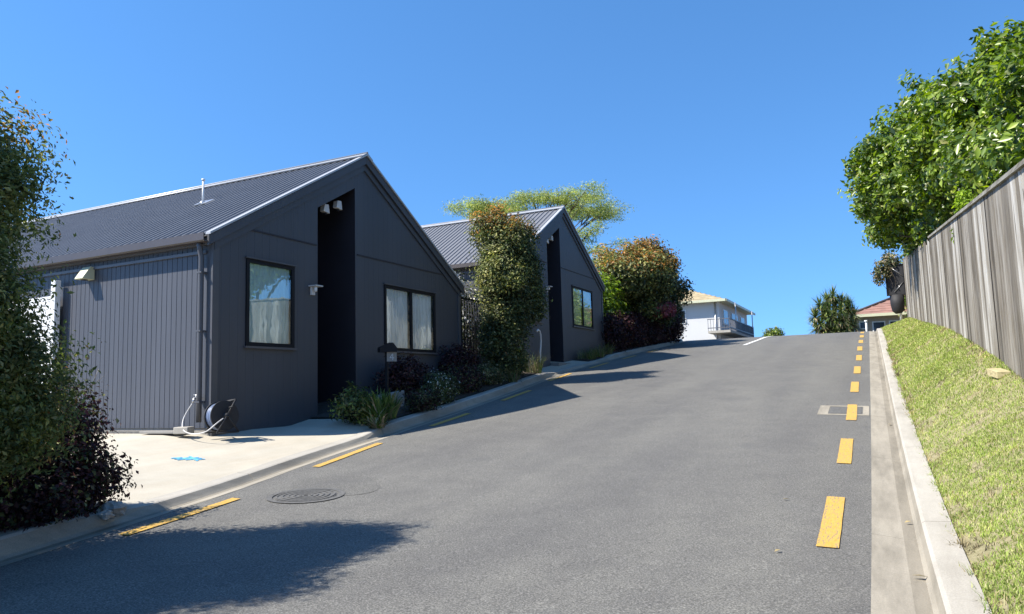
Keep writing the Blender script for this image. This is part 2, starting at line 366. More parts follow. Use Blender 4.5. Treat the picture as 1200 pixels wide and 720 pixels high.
# one ground sheet out to the horizon (a little below everything laid on it)
def ground_axis(lo, hi, flo, fhi, st):
    near=np.arange(flo,fhi+1e-6,st)
    left=flo-np.geomspace(st*2,flo-lo,14)[::-1]; right=fhi+np.geomspace(st*2,hi-fhi,14)
    return np.concatenate([left,near,right])
gx=ground_axis(-1500,1500,-30,14,.4); gy=ground_axis(-1500,1500,-14,60,.5)
GX,GY=np.meshgrid(gx,gy,indexing='ij')
cx=np.clip(GX,-40,40); cy=np.clip(GY,-60,119)
GZ=gz(cx,cy)-.13
far=np.maximum(np.maximum(np.abs(GX)-40,0),np.maximum(GY-80,0)); far=np.maximum(far,np.maximum(-GY-40,0))
GZ=GZ-np.minimum(far*.03,12)
nV=np.stack([GX,GY,GZ],-1).reshape(-1,3); nx_,ny_=len(gx),len(gy)
I=(np.arange(nx_-1)[:,None]*ny_+np.arange(ny_-1)[None]).ravel()
tag(np_mesh('ground',nV,np.stack([I,I+ny_,I+ny_+1,I+1],1),M['farground']),kind='structure')

def sheet(name, ufn, y0, y1, nu, ny, mat, zfn, off=0., kind='structure'):
    b=MB(); b.smooth=True
    def fn(j,i):
        y=y0+(y1-y0)*j; a,c=ufn(y); x=a+(c-a)*i
        return (x,y,float(zfn(x,y))+off)
    # normals up
    vs=[fn(j/ny,i/nu) for j in range(ny+1) for i in range(nu+1)]
    fs=[(j*(nu+1)+i,j*(nu+1)+i+1,(j+1)*(nu+1)+i+1,(j+1)*(nu+1)+i) for j in range(ny) for i in range(nu)]
    b.add(vs,fs); o=b.build(name,mat)
    if kind: o['kind']=kind
    return o
sheet('road',lambda y:(xl(y),XR),-14,70,16,280,M['asphalt'],zroad)
sheet('driveway',lambda y:(-15.,xk(y)-.012),3.75,9.05,40,40,M['drive'],yard,-.002)
sheet('crossing_driveway',lambda y:(-8.6,xk(y)-.012),17.0,20.4,8,20,M['drive'],yard,-.002)
sheet('garden_bed_near',lambda y:(-15.,xk(y)),-8,3.74,30,40,M['soil'],yard,.02)
sheet('garden_bed_middle',lambda y:(-8.6,xk(y)),9.06,16.98,10,30,M['soil'],yard,.02)
sheet('garden_bed_far',lambda y:(-14.,xk(y)),20.42,60,16,60,M['soil'],yard,.02)
sheet('side_yard',lambda y:(-22.,-8.62),13.0,17.2,16,10,M['drive'],yard,.004)
sheet('verge',lambda y:(.365,XF+.25),-10,45,12,220,M['turf'],bank,-.012)
sheet('back_lawn',lambda y:(XF+.25,14.),-10,60,12,60,M['turf'],bank,-.012)

# kerb and channel, cast in three metre lengths with open joints
def kerb(name, prof, y0, y1, seg, mats, zshift=None):
    b=MB(); y=y0
    while y<y1:
        ya,yb=y+.004,min(y+seg,y1)-.004; n=6
        P=[]
        for j in range(n+1):
            yy=ya+(yb-ya)*j/n; P.append([(px,yy,pz) for px,pz in prof(yy)])
        k=len(P[0])
        for i in range(k-1):
            b.mi=1 if i>=k-3 else (2 if i==1 else 0)
            vs=[P[j][i] for j in range(n+1)]+[P[j][i+1] for j in range(n+1)]
            fs=[(j,j+n+1,j+n+2,j+1) if P[0][i+1][0]>P[0][i][0] else (j,j+1,j+n+2,j+n+1) for j in range(n)]
            b.smooth=False; b.add(vs,fs)
        for e in (0,n):
            b.mi=0; q=P[e]; zb=min(p[2] for p in q)-.1
            b.add([*q,(q[-1][0],q[0][1],zb),(q[0][0],q[0][1],zb)],[tuple(range(k+2))])
        y+=seg
    o=b.build(name,mats); o['kind']='structure'; return o
def right_prof(y):
    z=float(zr(y)+cs(y)*XR)
    return [(XR,z+.002),(XR+.19,z-.022),(XR+.265,z-.026),(XR+.285,z+.01),(XR+.30,z+.085),(XR+.32,z+.1),(XR+.47,z+.105)]
def left_prof(y):
    x=float(xl(y)); z=float(zroad(x,y)); k=float(kh(y))
    return [(x,z+.002),(x-.17,z-.022),(x-.215,z-.018),(x-.24,z+.0),(x-.285,z+k*.86),(x-.31,z+k),(x-.46,z+k+.004)]
kerb('kerb_and_channel',right_prof,-9.4,46,3.,[M['kerb'],M['kerb_top'],M['kerb_dirt']])
kerb('kerb_and_channel',left_prof,-9.2,46,3.,[M['kerb'],M['kerb_top'],M['kerb_dirt']])

# road markings: sheets 4 mm above the asphalt
def patch(name, pts_l, pts_r, mat, off=.005, zfn=zroad):
    b=MB(); vs=[]
    for (xa,ya),(xb,yb) in zip(pts_l,pts_r): vs+=[(xa,ya,float(zfn(xa,ya))+off),(xb,yb,float(zfn(xb,yb))+off)]
    n=len(pts_l)
    b.add(vs,[(2*i,2*i+1,2*i+3,2*i+2) for i in range(n-1)])
    return b.build(name,mat)
ndash=0
ORD=['nearest','second','third','fourth','fifth','sixth','seventh','eighth','ninth','tenth','eleventh','twelfth','thirteenth']
for k in range(12):
    y0=5.13+3.0*k; L_=1.5; xs=[(-.43,-.30)]*5
    xa=-.425+.004*(k%3); w=.133; jit=.012
    pl=[(xa+.01*(1-j/6)+random.uniform(-.001,.001),y0+L_*j/6) for j in range(7)]
    pr=[(x+w+random.uniform(-.001,.001),y) for x,y in pl]
    o=patch('yellow_dash',pl,pr,M['yellow'],.008)
    tag(o,f'{ORD[k]} yellow dash from the camera in the row beside the right-hand channel','road marking','yellow dashes along the right-hand channel')
LD=[(3.57,4.92,-4.85,-5.18),(6.45,8.05,-5.61,-5.92),(9.54,10.92,-6.07,-6.2),(12.5,14.,-6.36,-6.47),(15.7,17.3,-6.76,-6.86),(18.6,20.2,-6.82,-6.84),(21.7,23.2,-6.88,-6.92),(24.8,26.3,-6.95,-7.0)]
for k,(ya,yb,x0,x1) in enumerate(LD):
    pl=[];pr=[]
    for j in range(7):
        t=j/6; y=ya+(yb-ya)*t; x=x0+(x1-x0)*t
        pl.append((x-.05+random.uniform(-.004,.004),y)); pr.append((x+.05+random.uniform(-.004,.004),y))
    o=patch('yellow_dash',pl,pr,M['yellow'],.008)
    tag(o,f'{ORD[k]} yellow dash from the camera in the row beside the left-hand kerb','road marking','yellow dashes along the left-hand kerb')
o=patch('white_line',[(-4.2,27.3+j) for j in range(14)],[(-4.06,27.3+j) for j in range(14)],M['white_paint'],.008)
tag(o,'white painted line running up to the crest of the road','road marking')
# a dull seam and a few darker patches in the asphalt
def blob_patch(name,cx,cy,rx,ry,mat,off,rough=.12,n=40):
    b=MB(); ph=[random.uniform(0,6.28) for _ in range(4)]
    vs=[(cx,cy,float(zroad(cx,cy))+off)]
    for i in range(n):
        a=2*math.pi*i/n; q=1+rough*sum(math.sin((m+2)*a+ph[m])/(m+1) for m in range(4))
        x,y=cx+rx*q*math.cos(a),cy+ry*q*math.sin(a); vs.append((x,y,float(zroad(x,y))+off))
    b.add(vs,[(0,i+1,(i+1)%n+1) for i in range(n)]); return b.build(name,mat)
blob_patch('road_patch',-4.75,5.75,.5,.42,M['asphalt_dark'],.003)['kind']='structure'

# round manhole cover
mh=empty('manhole_cover',(-4.68,5.25,float(zroad(-4.68,5.25))),'round cast iron manhole cover set in the asphalt near the driveway','manhole cover')
def disc(b,cx,cy,r0,r1,off,n=48):
    vs=[];fs=[]
    for i in range(n):
        a=2*math.pi*i/n
        for r in (r0,r1):
            x,y=cx+r*math.cos(a),cy+r*math.sin(a); vs.append((x,y,float(zroad(x,y))+off))
    for i in range(n): j=(i+1)%n; fs.append((2*i,2*i+1,2*j+1,2*j))
    b.add(vs,fs)
b=MB(); disc(b,-4.68,5.25,.29,.345,.008); b.build('rim',M['iron'],mh)
b=MB(); disc(b,-4.68,5.25,.02,.275,.006)
for k in range(5): disc(b,-4.68,5.25,.045+.05*k,.062+.05*k,.012)
b.build('lid',M['iron'],mh)
# rectangular service cover under the third dash
sv=empty('service_cover',(-.45,12.05,float(zroad(-.45,12.05))),'rectangular concrete-framed service cover in the asphalt under a yellow dash','service cover')
def rect(b,x0,x1,y0,y1,off):
    b.add([(x,y,float(zroad(x,y))+off) for x,y in ((x0,y0),(x1,y0),(x1,y1),(x0,y1))],[(0,1,2,3)])
b=MB()
for (a,c,d,e) in ((-.80,-.12,11.6,11.7),(-.80,-.12,12.42,12.52),(-.80,-.66,11.7,12.42),(-.2,-.12,11.7,12.42)): rect(b,a,c,d,e,.004)
b.build('frame',M['kerb'],sv)
b=MB(); rect(b,-.64,-.22,11.74,12.38,.004); b.build('lid',M['iron'],sv)

# ------------------------------------------------------------------ charcoal gabled houses
XW=-8.0
def gable_house(oy, oz, label, boards_len, name='gabled_house', lamps=True):
    y0,y1=7.13+oy,13.80+oy; yc=(y0+y1)/2; xb=-22.
    zb=.66+oz; pitch=.588; apex=5.30+oz
    root=empty(name,(XW,yc,zb),label,'house')
    def roofz(y): return apex-pitch*abs(y-yc)
    wt=lambda y: roofz(y)-.13
    W1=(7.73+oy,8.68+oy,1.79+oz,3.03+oz); RC=(9.24+oy,10.21+oy); W2=(11.05+oy,12.77+oy,1.83+oz,3.02+oz)
    rct=lambda y:4.10+oz+(y-RC[0])*.57
    # --- gable wall of vertical boards
    edges=[y0,W1[0],W1[1],RC[0],RC[1],W2[0],W2[1],y1,yc]
    ys=set(edges); n=int(round((y1-y0)/.15))
    for i in range(1,n):
        y=y0+i*.15
        if min(abs(y-e) for e in edges)>.05: ys.add(y)
    ys=sorted(ys); b=MB(); zlow=zb-.9
    for a,c in zip(ys[:-1],ys[1:]):
        m=(a+c)/2; cuts=[]
        if W1[0]<m<W1[1]: cuts=[(lambda y:W1[2],lambda y:W1[3])]
        if W2[0]<m<W2[1]: cuts=[(lambda y:W2[2],lambda y:W2[3])]
        if RC[0]<m<RC[1]: cuts=[(lambda y:zlow,rct)]
        lo=lambda y:zlow; segs=[]
        for f0,f1 in cuts: segs.append((lo,f0)); lo=f1
        segs.append((lo,wt))
        g=.0007
        for f0,f1 in segs:
            if f1(m)-f0(m)<.01: continue
            aa,cc=a+g,c-g
            b.prism([(XW-.02,aa,f0(aa)),(XW-.02,cc,f0(cc)),(XW-.02,cc,f1(cc)),(XW-.02,aa,f1(aa))],(.02,0,0))
            b.add([(XW-.003,a,f0(a)),(XW-.003,c,f0(c)),(XW-.003,c,f1(c)),(XW-.003,a,f1(a))],[(0,1,2,3)])
    # reveals of openings
    for (a,c,z0,z1) in (W1,W2):
        b.box(XW-.14,XW-.021,a-.03,a,z0,z1); b.box(XW-.14,XW-.021,c,c+.03,z0,z1); b.box(XW-.14,XW-.021,a,c,z0-.03,z0); b.box(XW-.14,XW-.021,a,c,z1,z1+.03)
    b.build('gable_wall',M['wall'],root)
    # --- side walls: vertical shiplap with real grooves
    b=MB(); zt=roofz(y0)-.06
    def side(yw,s):
        pr=[]; x=xb
        while x<XW-.001:
            pr+=[(x,yw-s*.004),(x,yw),(x+.008,yw) ,(x+.008,yw+s*.0)] if False else [(x+.0,yw+s*.005),(x+.007,yw+s*.005),(x+.009,yw),(x+.098,yw)]
            x+=.1
        pr.append((XW,yw))
        vs=[(px,py,zb) for px,py in pr]+[(px,py,zt) for px,py in pr]; k=len(pr)
        b.add(vs,[(i,i+1,k+i+1,k+i) if s>0 else (i+1,i,k+i,k+i+1) for i in range(k-1)])
    side(y0,1); side(y1,-1)
    b.build('side_wall',M['wall_side'],root)
    b=MB(); b.prism([(xb,y0,zb-.9),(xb,y1,zb-.9),(xb,y1,wt(y1)),(xb,yc,wt(yc)),(xb,y0,wt(y0))],(-.1,0,0)); b.build('rear_wall',M['wall'],root)
    b=MB(); b.box(xb,XW-.03,y0+.02,y1-.02,zb-1.4,zb-.001); b.build('footing',M['footing'],root)
    # corner boards and flashing line
    b=MB(); b.box(XW+.002,XW+.02,y0+.0,y0+.09,zlow+.5,wt(y0)-.02); b.box(XW-.09,XW+.0195,y0-.018,y0+.001,zb,zt)
    b.build('corner_board',M['trim'],root)
    b=MB(); b.box(XW+.002,XW+.02,y1-.09,y1,zlow+.5,wt(y1)-.02); b.build('corner_board',M['trim'],root)
    zz=3.46+oz
    for fa,fb in ((y0+.42,RC[0]-.03),(RC[1]+.05,y1-.55)):
        b=MB(); b.box(XW+.002,XW+.014,fa,fb,zz,zz+.022); b.build('flashing',M['dark'],root)
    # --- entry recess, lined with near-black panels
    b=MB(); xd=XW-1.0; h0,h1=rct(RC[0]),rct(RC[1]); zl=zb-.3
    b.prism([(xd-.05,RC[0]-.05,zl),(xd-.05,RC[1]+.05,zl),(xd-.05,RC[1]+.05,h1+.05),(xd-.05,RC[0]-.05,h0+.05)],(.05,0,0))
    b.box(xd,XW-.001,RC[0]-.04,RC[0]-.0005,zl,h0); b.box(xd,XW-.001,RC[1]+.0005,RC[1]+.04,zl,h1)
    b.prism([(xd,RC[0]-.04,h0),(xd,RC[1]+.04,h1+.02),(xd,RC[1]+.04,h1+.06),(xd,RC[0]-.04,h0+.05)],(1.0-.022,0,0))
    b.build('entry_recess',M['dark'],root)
    b=MB(); b.box(xd,XW+.25,RC[0]+.001,RC[1]-.001,zb-.3,zb+.02); b.build('doorstep',M['footing'],root)
    b=MB(); b.box(xd+.003,xd+.04,RC[0]+.06,RC[1]-.06,zb+.03,zb+2.05); d=b.build('door',M['black'],root)
    b=MB(); b.tube([(xd+.07,RC[0]+.16,zb+.9),(xd+.07,RC[0]+.16,zb+1.2)],.012,8); b.box(xd+.041,xd+.07,RC[0]+.15,RC[0]+.17,zb+.95,zb+.97); b.box(xd+.041,xd+.07,RC[0]+.15,RC[0]+.17,zb+1.13,zb+1.15)
    under(b.build('handle',M['steel'],root),d)
    # --- windows
    def window(a,c,z0,z1,mull,folds,gm='glass'):
        fr=MB(); w=.045; x0,x1=XW-.09,XW+.022
        fr.box(x0,x1,a-.012,a+w,z0-.012,z1+.012); fr.box(x0,x1,c-w,c+.012,z0-.012,z1+.012)
        fr.box(x0,x1-.001,a+w,c-w,z0-.012,z0+w); fr.box(x0,x1-.001,a+w,c-w,z1-w,z1+.012)
        if mull: fr.box(x0,x1-.002,mull-.035,mull+.035,z0+w,z1-w)
        f=fr.build('window',M['black'],root)
        def sub(mb,nm,mat):
            return under(mb.build(nm,mat,root),f)
        sl=MB(); sl.box(XW+.002,XW+.05,a-.04,c+.04,z0-.045,z0-.013); sub(sl,'sill',M['trim'])
        sl=MB(); sl.box(XW+.002,XW+.045,a-.04,c+.04,z1+.013,z1+.035); sub(sl,'head_flashing',M['trim'])
        panes=[(a+w,c-w)] if not mull else [(a+w,mull-.035),(mull+.035,c-w)]
        for i,(pa,pc) in enumerate(panes):
            g=MB(); g.add([(XW+.004,pa,z0+w),(XW+.004,pc,z0+w),(XW+.004,pc,z1-w),(XW+.004,pa,z1-w)],[(0,1,2,3)]); sub(g,'pane',M[gm])
            cu=MB(); cu.smooth=True; n=90; vs=[]
            for j in range(n+1):
                t=j/n; y=pa-.02+(pc-pa+.04)*t; dx=.018*math.sin(t*math.pi*2*folds)+.008*math.sin(t*math.pi*2*folds*2.3+1)
                vs+=[(XW-.038+dx,y,z0+.01),(XW-.038+dx*.6,y,z1)]
            cu.add(vs,[(2*j,2*j+2,2*j+3,2*j+1) for j in range(n)]); sub(cu,'curtain',M['curtain'])
        dk=MB(); dk.box(XW-.5,XW-.45,a-.2,c+.2,z0-.2,z1+.2); sub(dk,'room_shadow_board',M['dark']) if False else None
    window(*W1,None,5,'glass_mirror'); window(*W2,W2[0]+.86,7,'glass' if oz<.5 else 'glass_mirror')
    # --- roof: ribbed long-run steel
    b=MB(); b.smooth=False; xr0,xr1=xb-.1,XW+.07; pr=[]; x=xr0
    while x<xr1-.02:
        pr+=[(x,0.),(x+.045,0.),(x+.06,.028),(x+.085,.028),(x+.10,0.)]; x+=.19 if False else .152
    pr=[p for p in pr if p[0]<xr1]+[(xr1,0.)]
    k=len(pr)
    for s,ye in ((-1,y0-.13),(1,y1+.10)):
        base=len(b.v); vs=[(px,yc,apex+dz) for px,dz in pr]+[(px,ye,roofz(ye)+dz) for px,dz in pr]
        b.add(vs,[(i+1,i,k+i,k+i+1) if s<0 else (i,i+1,k+i+1,k+i) for i in range(k-1)])
        b.add([(xr0,yc,apex-.02),(xr1,yc,apex-.02),(xr1,ye,roofz(ye)-.02),(xr0,ye,roofz(ye)-.02)],[(0,1,2,3) if s<0 else (3,2,1,0)])
    rf=b.build('roof',M['roof'],root)
    def rsub(mb,nm,mat,**kw):
        return under(mb.build(nm,mat,root,**kw),rf)
    b=MB()
    for s in (-1,1):
        b.prism([(xr0-.01,yc,apex+.05),(xr0-.01,yc+s*.16,apex+.05-.16*pitch),(xr0-.01,yc+s*.16,apex+.035-.16*pitch),(xr0-.01,yc,apex+.035)],(xr1-xr0+.03,0,0))
    b.tube([(xr0,yc-.16,apex+.045-.16*pitch),(xr1+.02,yc-.16,apex+.045-.16*pitch)],.014,8)
    b.tube([(xr0,yc,apex+.05),(xr1+.02,yc,apex+.05)],.022,8)
    rsub(b,'ridge_cap',M['ridge'])
    # verge flashings on the gable: slim lip with its sun glint put into a pale colour, and bargeboards below
    for s,ye,yw in ((-1,y0-.13,y0),(1,y1+.10,y1)):
        P=lambda x,y,dz:(x,y,roofz(y)+dz)
        ym=yc+s*.001
        b=MB(); b.prism([P(xr1-.07,ym,.032),P(xr1-.07,ye,.032),P(xr1-.07,ye,0),P(xr1-.07,ym,0)],(.09,0,0)); rsub(b,'verge_flashing',M['vergef'])
        b=MB(); b.prism([P(XW+.03,ym,-.003),P(XW+.03,ye,-.003),P(XW+.03,ye,-.15),P(XW+.03,ym,-.15)],(.035,0,0)); rsub(b,'bargeboard',M['wall'])
        b=MB(); b.prism([P(XW+.002,ym,-.16),P(XW+.002,yw,-.16),P(XW+.002,yw,-.27),P(XW+.002,ym,-.27)],(.026,0,0)); rsub(b,'rake_trim',M['wall'])
    # gutters, soffits
    for s,yw in ((-1,y0),(1,y1)):
        b=MB(); ya,yb_=(yw-.21,yw-.09) if s<0 else (yw+.04,yw+.16); zt2=roofz(yw-.13)-.0 if s<0 else roofz(yw+.1)
        zt2+=.012
        b.prism([(xr0,ya,zt2),(xr0,ya,zt2-.10),(xr0,ya+.02,zt2-.118),(xr0,yb_,zt2-.118),(xr0,yb_,zt2-.01),(xr0,yb_-.008,zt2-.01),(xr0,yb_-.008,zt2-.10),(xr0,ya+.008,zt2-.10),(xr0,ya+.008,zt2)],(xr1-xr0-.02,0,0))
        rsub(b,'gutter',M['gutter'])
        b=MB()
        if s<0: b.box(xr0,XW-.03,yw-.088,yw+.02,zt2-.13,zt2-.06); b.box(xr0,XW-.10,yw-.035,yw-.004,zt2-.245,zt2-.205)
        else: b.box(xr0,XW-.03,yw-.02,yw+.039,zt2-.13,zt2-.06)
        rsub(b,'fascia',M['lighttrim'])
    if lamps:
        # twin wedge lights high in the recess, and a small porch lamp on its edge
        for yy,zz in ((9.60+oy,4.17+oz),(9.93+oy,4.30+oz)):
            lb=MB(); x=XW-.20
            lb.prism([(x,yy-.05,zz+.075),(x,yy+.05,zz+.085),(x,yy+.075,zz-.07),(x,yy-.075,zz-.05)],(.09,0,0))
            lo=lb.build('wall_light',M['greylamp'],root,bevel=.006)
            bl=MB(); bl.tube([(x+.045,yy,zz-.07),(x+.045,yy,zz-.10)],.03,12); bo=bl.build('lamp_opening',M['black'],root); under(bo,lo)
        lb=MB(); yy,zz=9.12+oy,2.74+oz
        lb.box(XW+.002,XW+.16,yy-.10,yy+.07,zz+.03,zz+.05); lb.box(XW+.002,XW+.04,yy-.06,yy+.02,zz-.10,zz+.03)
        lo=lb.build('porch_lamp',M['greylamp'],root,bevel=.004)
        bl=MB(); bl.tube([(XW+.09,yy-.03,zz+.03),(XW+.09,yy-.03,zz-.05)],[.03,.022],12); bo=bl.build('bulb',M['white'],root); under(bo,lo)
    return root,roofz,y0,y1,yc
h1,rz1,Y0,Y1,YC=gable_house(0,0,'nearest charcoal gabled house, beside the pale concrete driveway',14)
h2,rz2,*_=gable_house(9.48,1.03,'second charcoal gabled house, uphill behind the columnar shrub',14)
# extras on the first house: downpipe, tap, wedge lamp, roof vent pipe
b=MB(); px,py=-8.13,7.05
b.tube([(px,6.99,3.22),(px,7.02,3.08),(px,py,2.96),(px,py,1.2),(px,py,.74)],.036,12)
dp=b.build('downpipe',M['trim'],h1)
b=MB()
for z in (2.75,1.95,1.0):
    b=MB(); b.box(px-.045,px+.045,py-.040,py+.07,z,z+.02); under(b.build('pipe_bracket',M['trim'],h1),dp)
b=MB(); b.tube([(-8.20,7.12,1.06),(-8.20,7.03,1.06),(-8.20,7.01,1.0)],.014,8); b.tube([(-8.20,7.06,1.06),(-8.20,7.06,1.10)],.008,6); b.tube([(-8.24,7.06,1.105),(-8.16,7.06,1.105)],.008,6)
b.build('garden_tap',M['steel'],h1)
b=MB(); x0=-10.66
b.prism([(x0,7.12,3.07),(x0,7.05,3.07),(x0,6.93,2.89),(x0,6.93,2.875),(x0,7.12,2.875)],(.19,0,0))
lo=b.build('wedge_lamp',M['cream'],h1,bevel=.005)
b=MB(); b.tube([(x0+.095,7.02,2.873),(x0+.095,7.02,2.865)],.05,14); bo=b.build('lamp_opening',M['dark'],h1); under(bo,lo)
vy=8.9; vz=rz1(vy)
b=MB(); b.tube([(-10.25,vy,vz-.02),(-10.25,vy,vz+.44)],.018,10); b.tube([(-10.25,vy,vz+.43),(-10.25,vy,vz+.46)],.03,10)
vp=b.build('vent_pipe',M['white'],h1)
b=MB(); b.tube([(-10.25,vy,vz+.0),(-10.25,vy,vz+.07)],[.09,.03],12); b.obox((-10.22,vy,vz+.035),(.14,0,0),(0,.10,.0588),(0,-.006,.01)); bo=b.build('flashing_boot',M['steel'],h1); under(bo,vp)

# ------------------------------------------------------------------ small things by the house
# channel drain along the side wall
b=MB(); b.box(-15,-8.32,6.93,7.05,.60,.612); b.box(-15,-8.32,6.92,6.93,.59,.618); b.box(-15,-8.32,7.05,7.06,.59,.618)
for i in range(130): b.box(-14.98+i*.05,-14.955+i*.05,6.94,7.04,.612,.617)
tag(b.build('channel_drain',M['iron']),'dark grated drain strip at the foot of the ribbed side wall','drain')
b=MB(); b.obox((-8.62,6.86,.625),(.30,.02,0),(-.01,.08,0),(0,0,.018)); tag(b.build('paving_slab',M['footing'],bevel=.006),'thin dark grey slab lying against the foot of the side wall','slab')
b=MB(); b.obox((-8.18,6.86,.648),(.10,.03,0),(-.03,.08,0),(0,0,.045)); tag(b.build('concrete_block',M['kerb_top'],bevel=.01),'small pale concrete block beside the hose reel','block')
# hose reel
rx,ry,rzz=-7.68,7.02,.60
rl=empty('hose_reel',(rx,ry,.60),'black hose reel with pale blue hose wound on it, by the house corner','hose reel')
def ring_disc(b,cx,cy,cz,r,t,ax,n=36,hole=.0):
    ax=Vector(ax).normalized(); a=ax.orthogonal().normalized(); c=ax.cross(a); o=Vector((cx,cy,cz)); vs=[]
    for s in (-t/2,t/2):
        for i in range(n):
            q=2*math.pi*i/n; vs.append(o+ax*s+(a*math.cos(q)+c*math.sin(q))*r)
    b.add(vs,[tuple(range(n))[::-1],tuple(range(n,2*n))]+[(i,(i+1)%n,n+(i+1)%n,n+i) for i in range(n)])
AX=Vector((.96,-.22,.10)).normalized(); ctr=Vector((rx,ry,.82))
b=MB(); ring_disc(b,*(ctr+AX*.08),.195,.02,AX); ring_disc(b,*(ctr-AX*.08),.195,.02,AX)
b.tube([ctr-AX*.16,ctr+AX*.16],.03,12); b.tube([ctr+AX*.12,ctr+AX*.12+Vector((0,.05,.10)),ctr+AX*.2+Vector((0,.05,.10))],.012,8)
b.build('drum',M['blackplastic'],rl)
def torus(b,c,ax,Rr,r,n=40,k=8):
    ax=Vector(ax).normalized(); a=ax.orthogonal().normalized(); d=ax.cross(a)
    pts=[Vector(c)+(a*math.cos(2*math.pi*i/n)+d*math.sin(2*math.pi*i/n))*Rr for i in range(n+1)]
    b.tube(pts,r,k,cap=False)
b=MB()
for i in range(7): torus(b,ctr+AX*(-.062+.0205*i),AX,.165-.004*(i%2),.0115)
b.build('hose_coil',M['hose'],rl)
b=MB(); 
for s in (-1,1):
    e=ctr+AX*s*.15; b.tube([e,(e.x-.03,e.y-.14,.615)],.013,8); b.tube([e,(e.x+.03,e.y+.16,.615)],.013,8); b.tube([(e.x-.03,e.y-.14,.615),(e.x+.03,e.y+.16,.615)],.013,8)
b.tube([ctr+AX*.15,ctr+AX*.15+Vector((.0,.13,.19))],.012,8); b.tube([ctr-AX*.15,ctr-AX*.15+Vector((.0,.13,.19))],.012,8); b.tube([ctr+AX*.15+Vector((.0,.13,.19)),ctr-AX*.15+Vector((.0,.13,.19))],.018,8)
b.build('stand',M['blackplastic'],rl)
b=MB(); pts=[]
P0=[Vector((-8.20,7.0,.99)),Vector((-8.27,6.93,.80)),Vector((-8.12,6.80,.66)),Vector((-7.85,6.72,.612)),Vector((-7.62,6.72,.64)),Vector((-7.52,6.80,.74)),Vector((-7.56,6.95,.80))]
for i in range(len(P0)-1):
    p0,p1,p2,p3=P0[max(i-1,0)],P0[i],P0[i+1],P0[min(i+2,len(P0)-1)]
    for t in np.linspace(0,1,9)[:-1]:
        t=float(t); pts.append(.5*((2*p1)+(-p0+p2)*t+(2*p0-5*p1+4*p2-p3)*t*t+(-p0+3*p1-3*p2+p3)*t**3))
b.tube(pts,.0075,8); tag(b.build('garden_hose',M['greylamp']),'loose white hose looping from the wall tap down to the reel','hose')
# blue sprayed utility mark on the driveway
b=MB()
def ydraw(x,y): return float(yard(x,y))+.004
def stroke(b,p,q,w):
    p=(cxm+(p[0]-cxm)*.62,cym+(p[1]-cym)*.62); q=(cxm+(q[0]-cxm)*.62,cym+(q[1]-cym)*.62)
    p=Vector((*p,0));q=Vector((*q,0)); d=(q-p).normalized(); n=Vector((-d.y,d.x,0))*w/2
    b.add([(v.x,v.y,ydraw(v.x,v.y)) for v in (p-n,q-n,q+n,p+n)],[(0,1,2,3)])
cxm,cym=-7.05,5.98
for i in range(5):
    o_=-.20+.1*i; ln=.20-abs(o_)*.55
    stroke(b,(cxm+o_-.05,cym-ln+o_*.4),(cxm+o_+.03,cym+ln+o_*.4),.035)
stroke(b,(cxm-.26,cym-.12),(cxm+.22,cym+.10),.035); stroke(b,(cxm-.16,cym+.16),(cxm+.26,cym-.02),.03)
b.build('utility_mark',M['blue']); tag(bpy.data.objects['utility_mark'],'small faded blue sprayed mark on the pale driveway','marking')
# broken concrete chunk at the kerb end
def rock(name,c,r,mat,seed,sq=(1,1,.7)):
    rng=np.random.default_rng(seed); b=MB(); n=10;m=7; vs=[];fs=[]
    ph=rng.uniform(0,6.28,6)
    for j in range(m+1):
        th=math.pi*j/m
        for i in range(n):
            a=2*math.pi*i/n; q=1+.16*math.sin(3*a+ph[0]+2*th)+.12*math.sin(5*th+ph[1]+a)+rng.uniform(-.07,.07)
            vs.append((c[0]+r*q*sq[0]*math.sin(th)*math.cos(a),c[1]+r*q*sq[1]*math.sin(th)*math.sin(a),c[2]+r*q*sq[2]*math.cos(th)))
    for j in range(m):
        for i in range(n): fs.append((j*n+i,(j+1)*n+i,(j+1)*n+(i+1)%n,j*n+(i+1)%n))
    b.add(vs,fs); return b.build(name,mat)
tag(rock('rock',(-5.30,3.82,float(yard(-5.30,3.82))+.02),.085,M['stone'],3),'large pale broken stone at the near end of the driveway kerb','rock','broken stones at the driveway kerb end')
tag(rock('rock',(-5.16,3.66,float(yard(-5.3,3.66))+.0),.05,M['stone'],4),'small pale broken stone just below the large one at the kerb end','rock','broken stones at the driveway kerb end')
# white post-and-panel screen beside the tree
sc=empty('white_screen',(-12.1,7.0,.6),'white painted screen panel standing behind the near tree','screen')
for xp in (-11.30,-13.2):
    b=MB(); b.box(xp,xp+.11,6.98,7.07,.55,2.92); b.build('post',M['white'],sc,bevel=.006)
b=MB()
for i in range(13): b.box(-13.09,-11.30,7.01,7.035,.68+.155*i,.68+.155*i+.145)
b.build('panel',M['white'],sc)
# number post
mx,my=-7.0,9.72; gzm=float(yard(mx,my))
mb=empty('mailbox_post',(mx,my,gzm),'black mailbox post with a small plaque numbered 4, in the planting bed','mailbox')
b=MB(); b.box(mx-.02,mx+.02,my-.02,my+.02,gzm-.1,1.74); b.build('post',M['black'],mb)
b=MB(); u=Vector((.66,.75,0)).normalized(); v=Vector((u.y,-u.x,0)); c=Vector((mx,my,1.72))
pp=[c+u*-.13+Vector((0,0,-.02)),c+u*.15+Vector((0,0,-.02)),c+u*.15+Vector((0,0,.05)),c+u*.09+Vector((0,0,.13)),c+u*.03+Vector((0,0,.13)),c+u*-.13+Vector((0,0,.06))]
b.prism([p-v*.08 for p in pp],v*.16); b.build('box',M['black'],mb)
b=MB(); c2=Vector((mx,my,1.625))+u*.075+v*.03; b.obox(c2,u*.08,v*.006,(0,0,.075)); pq=b.build('number_plaque',M['footing'],mb)
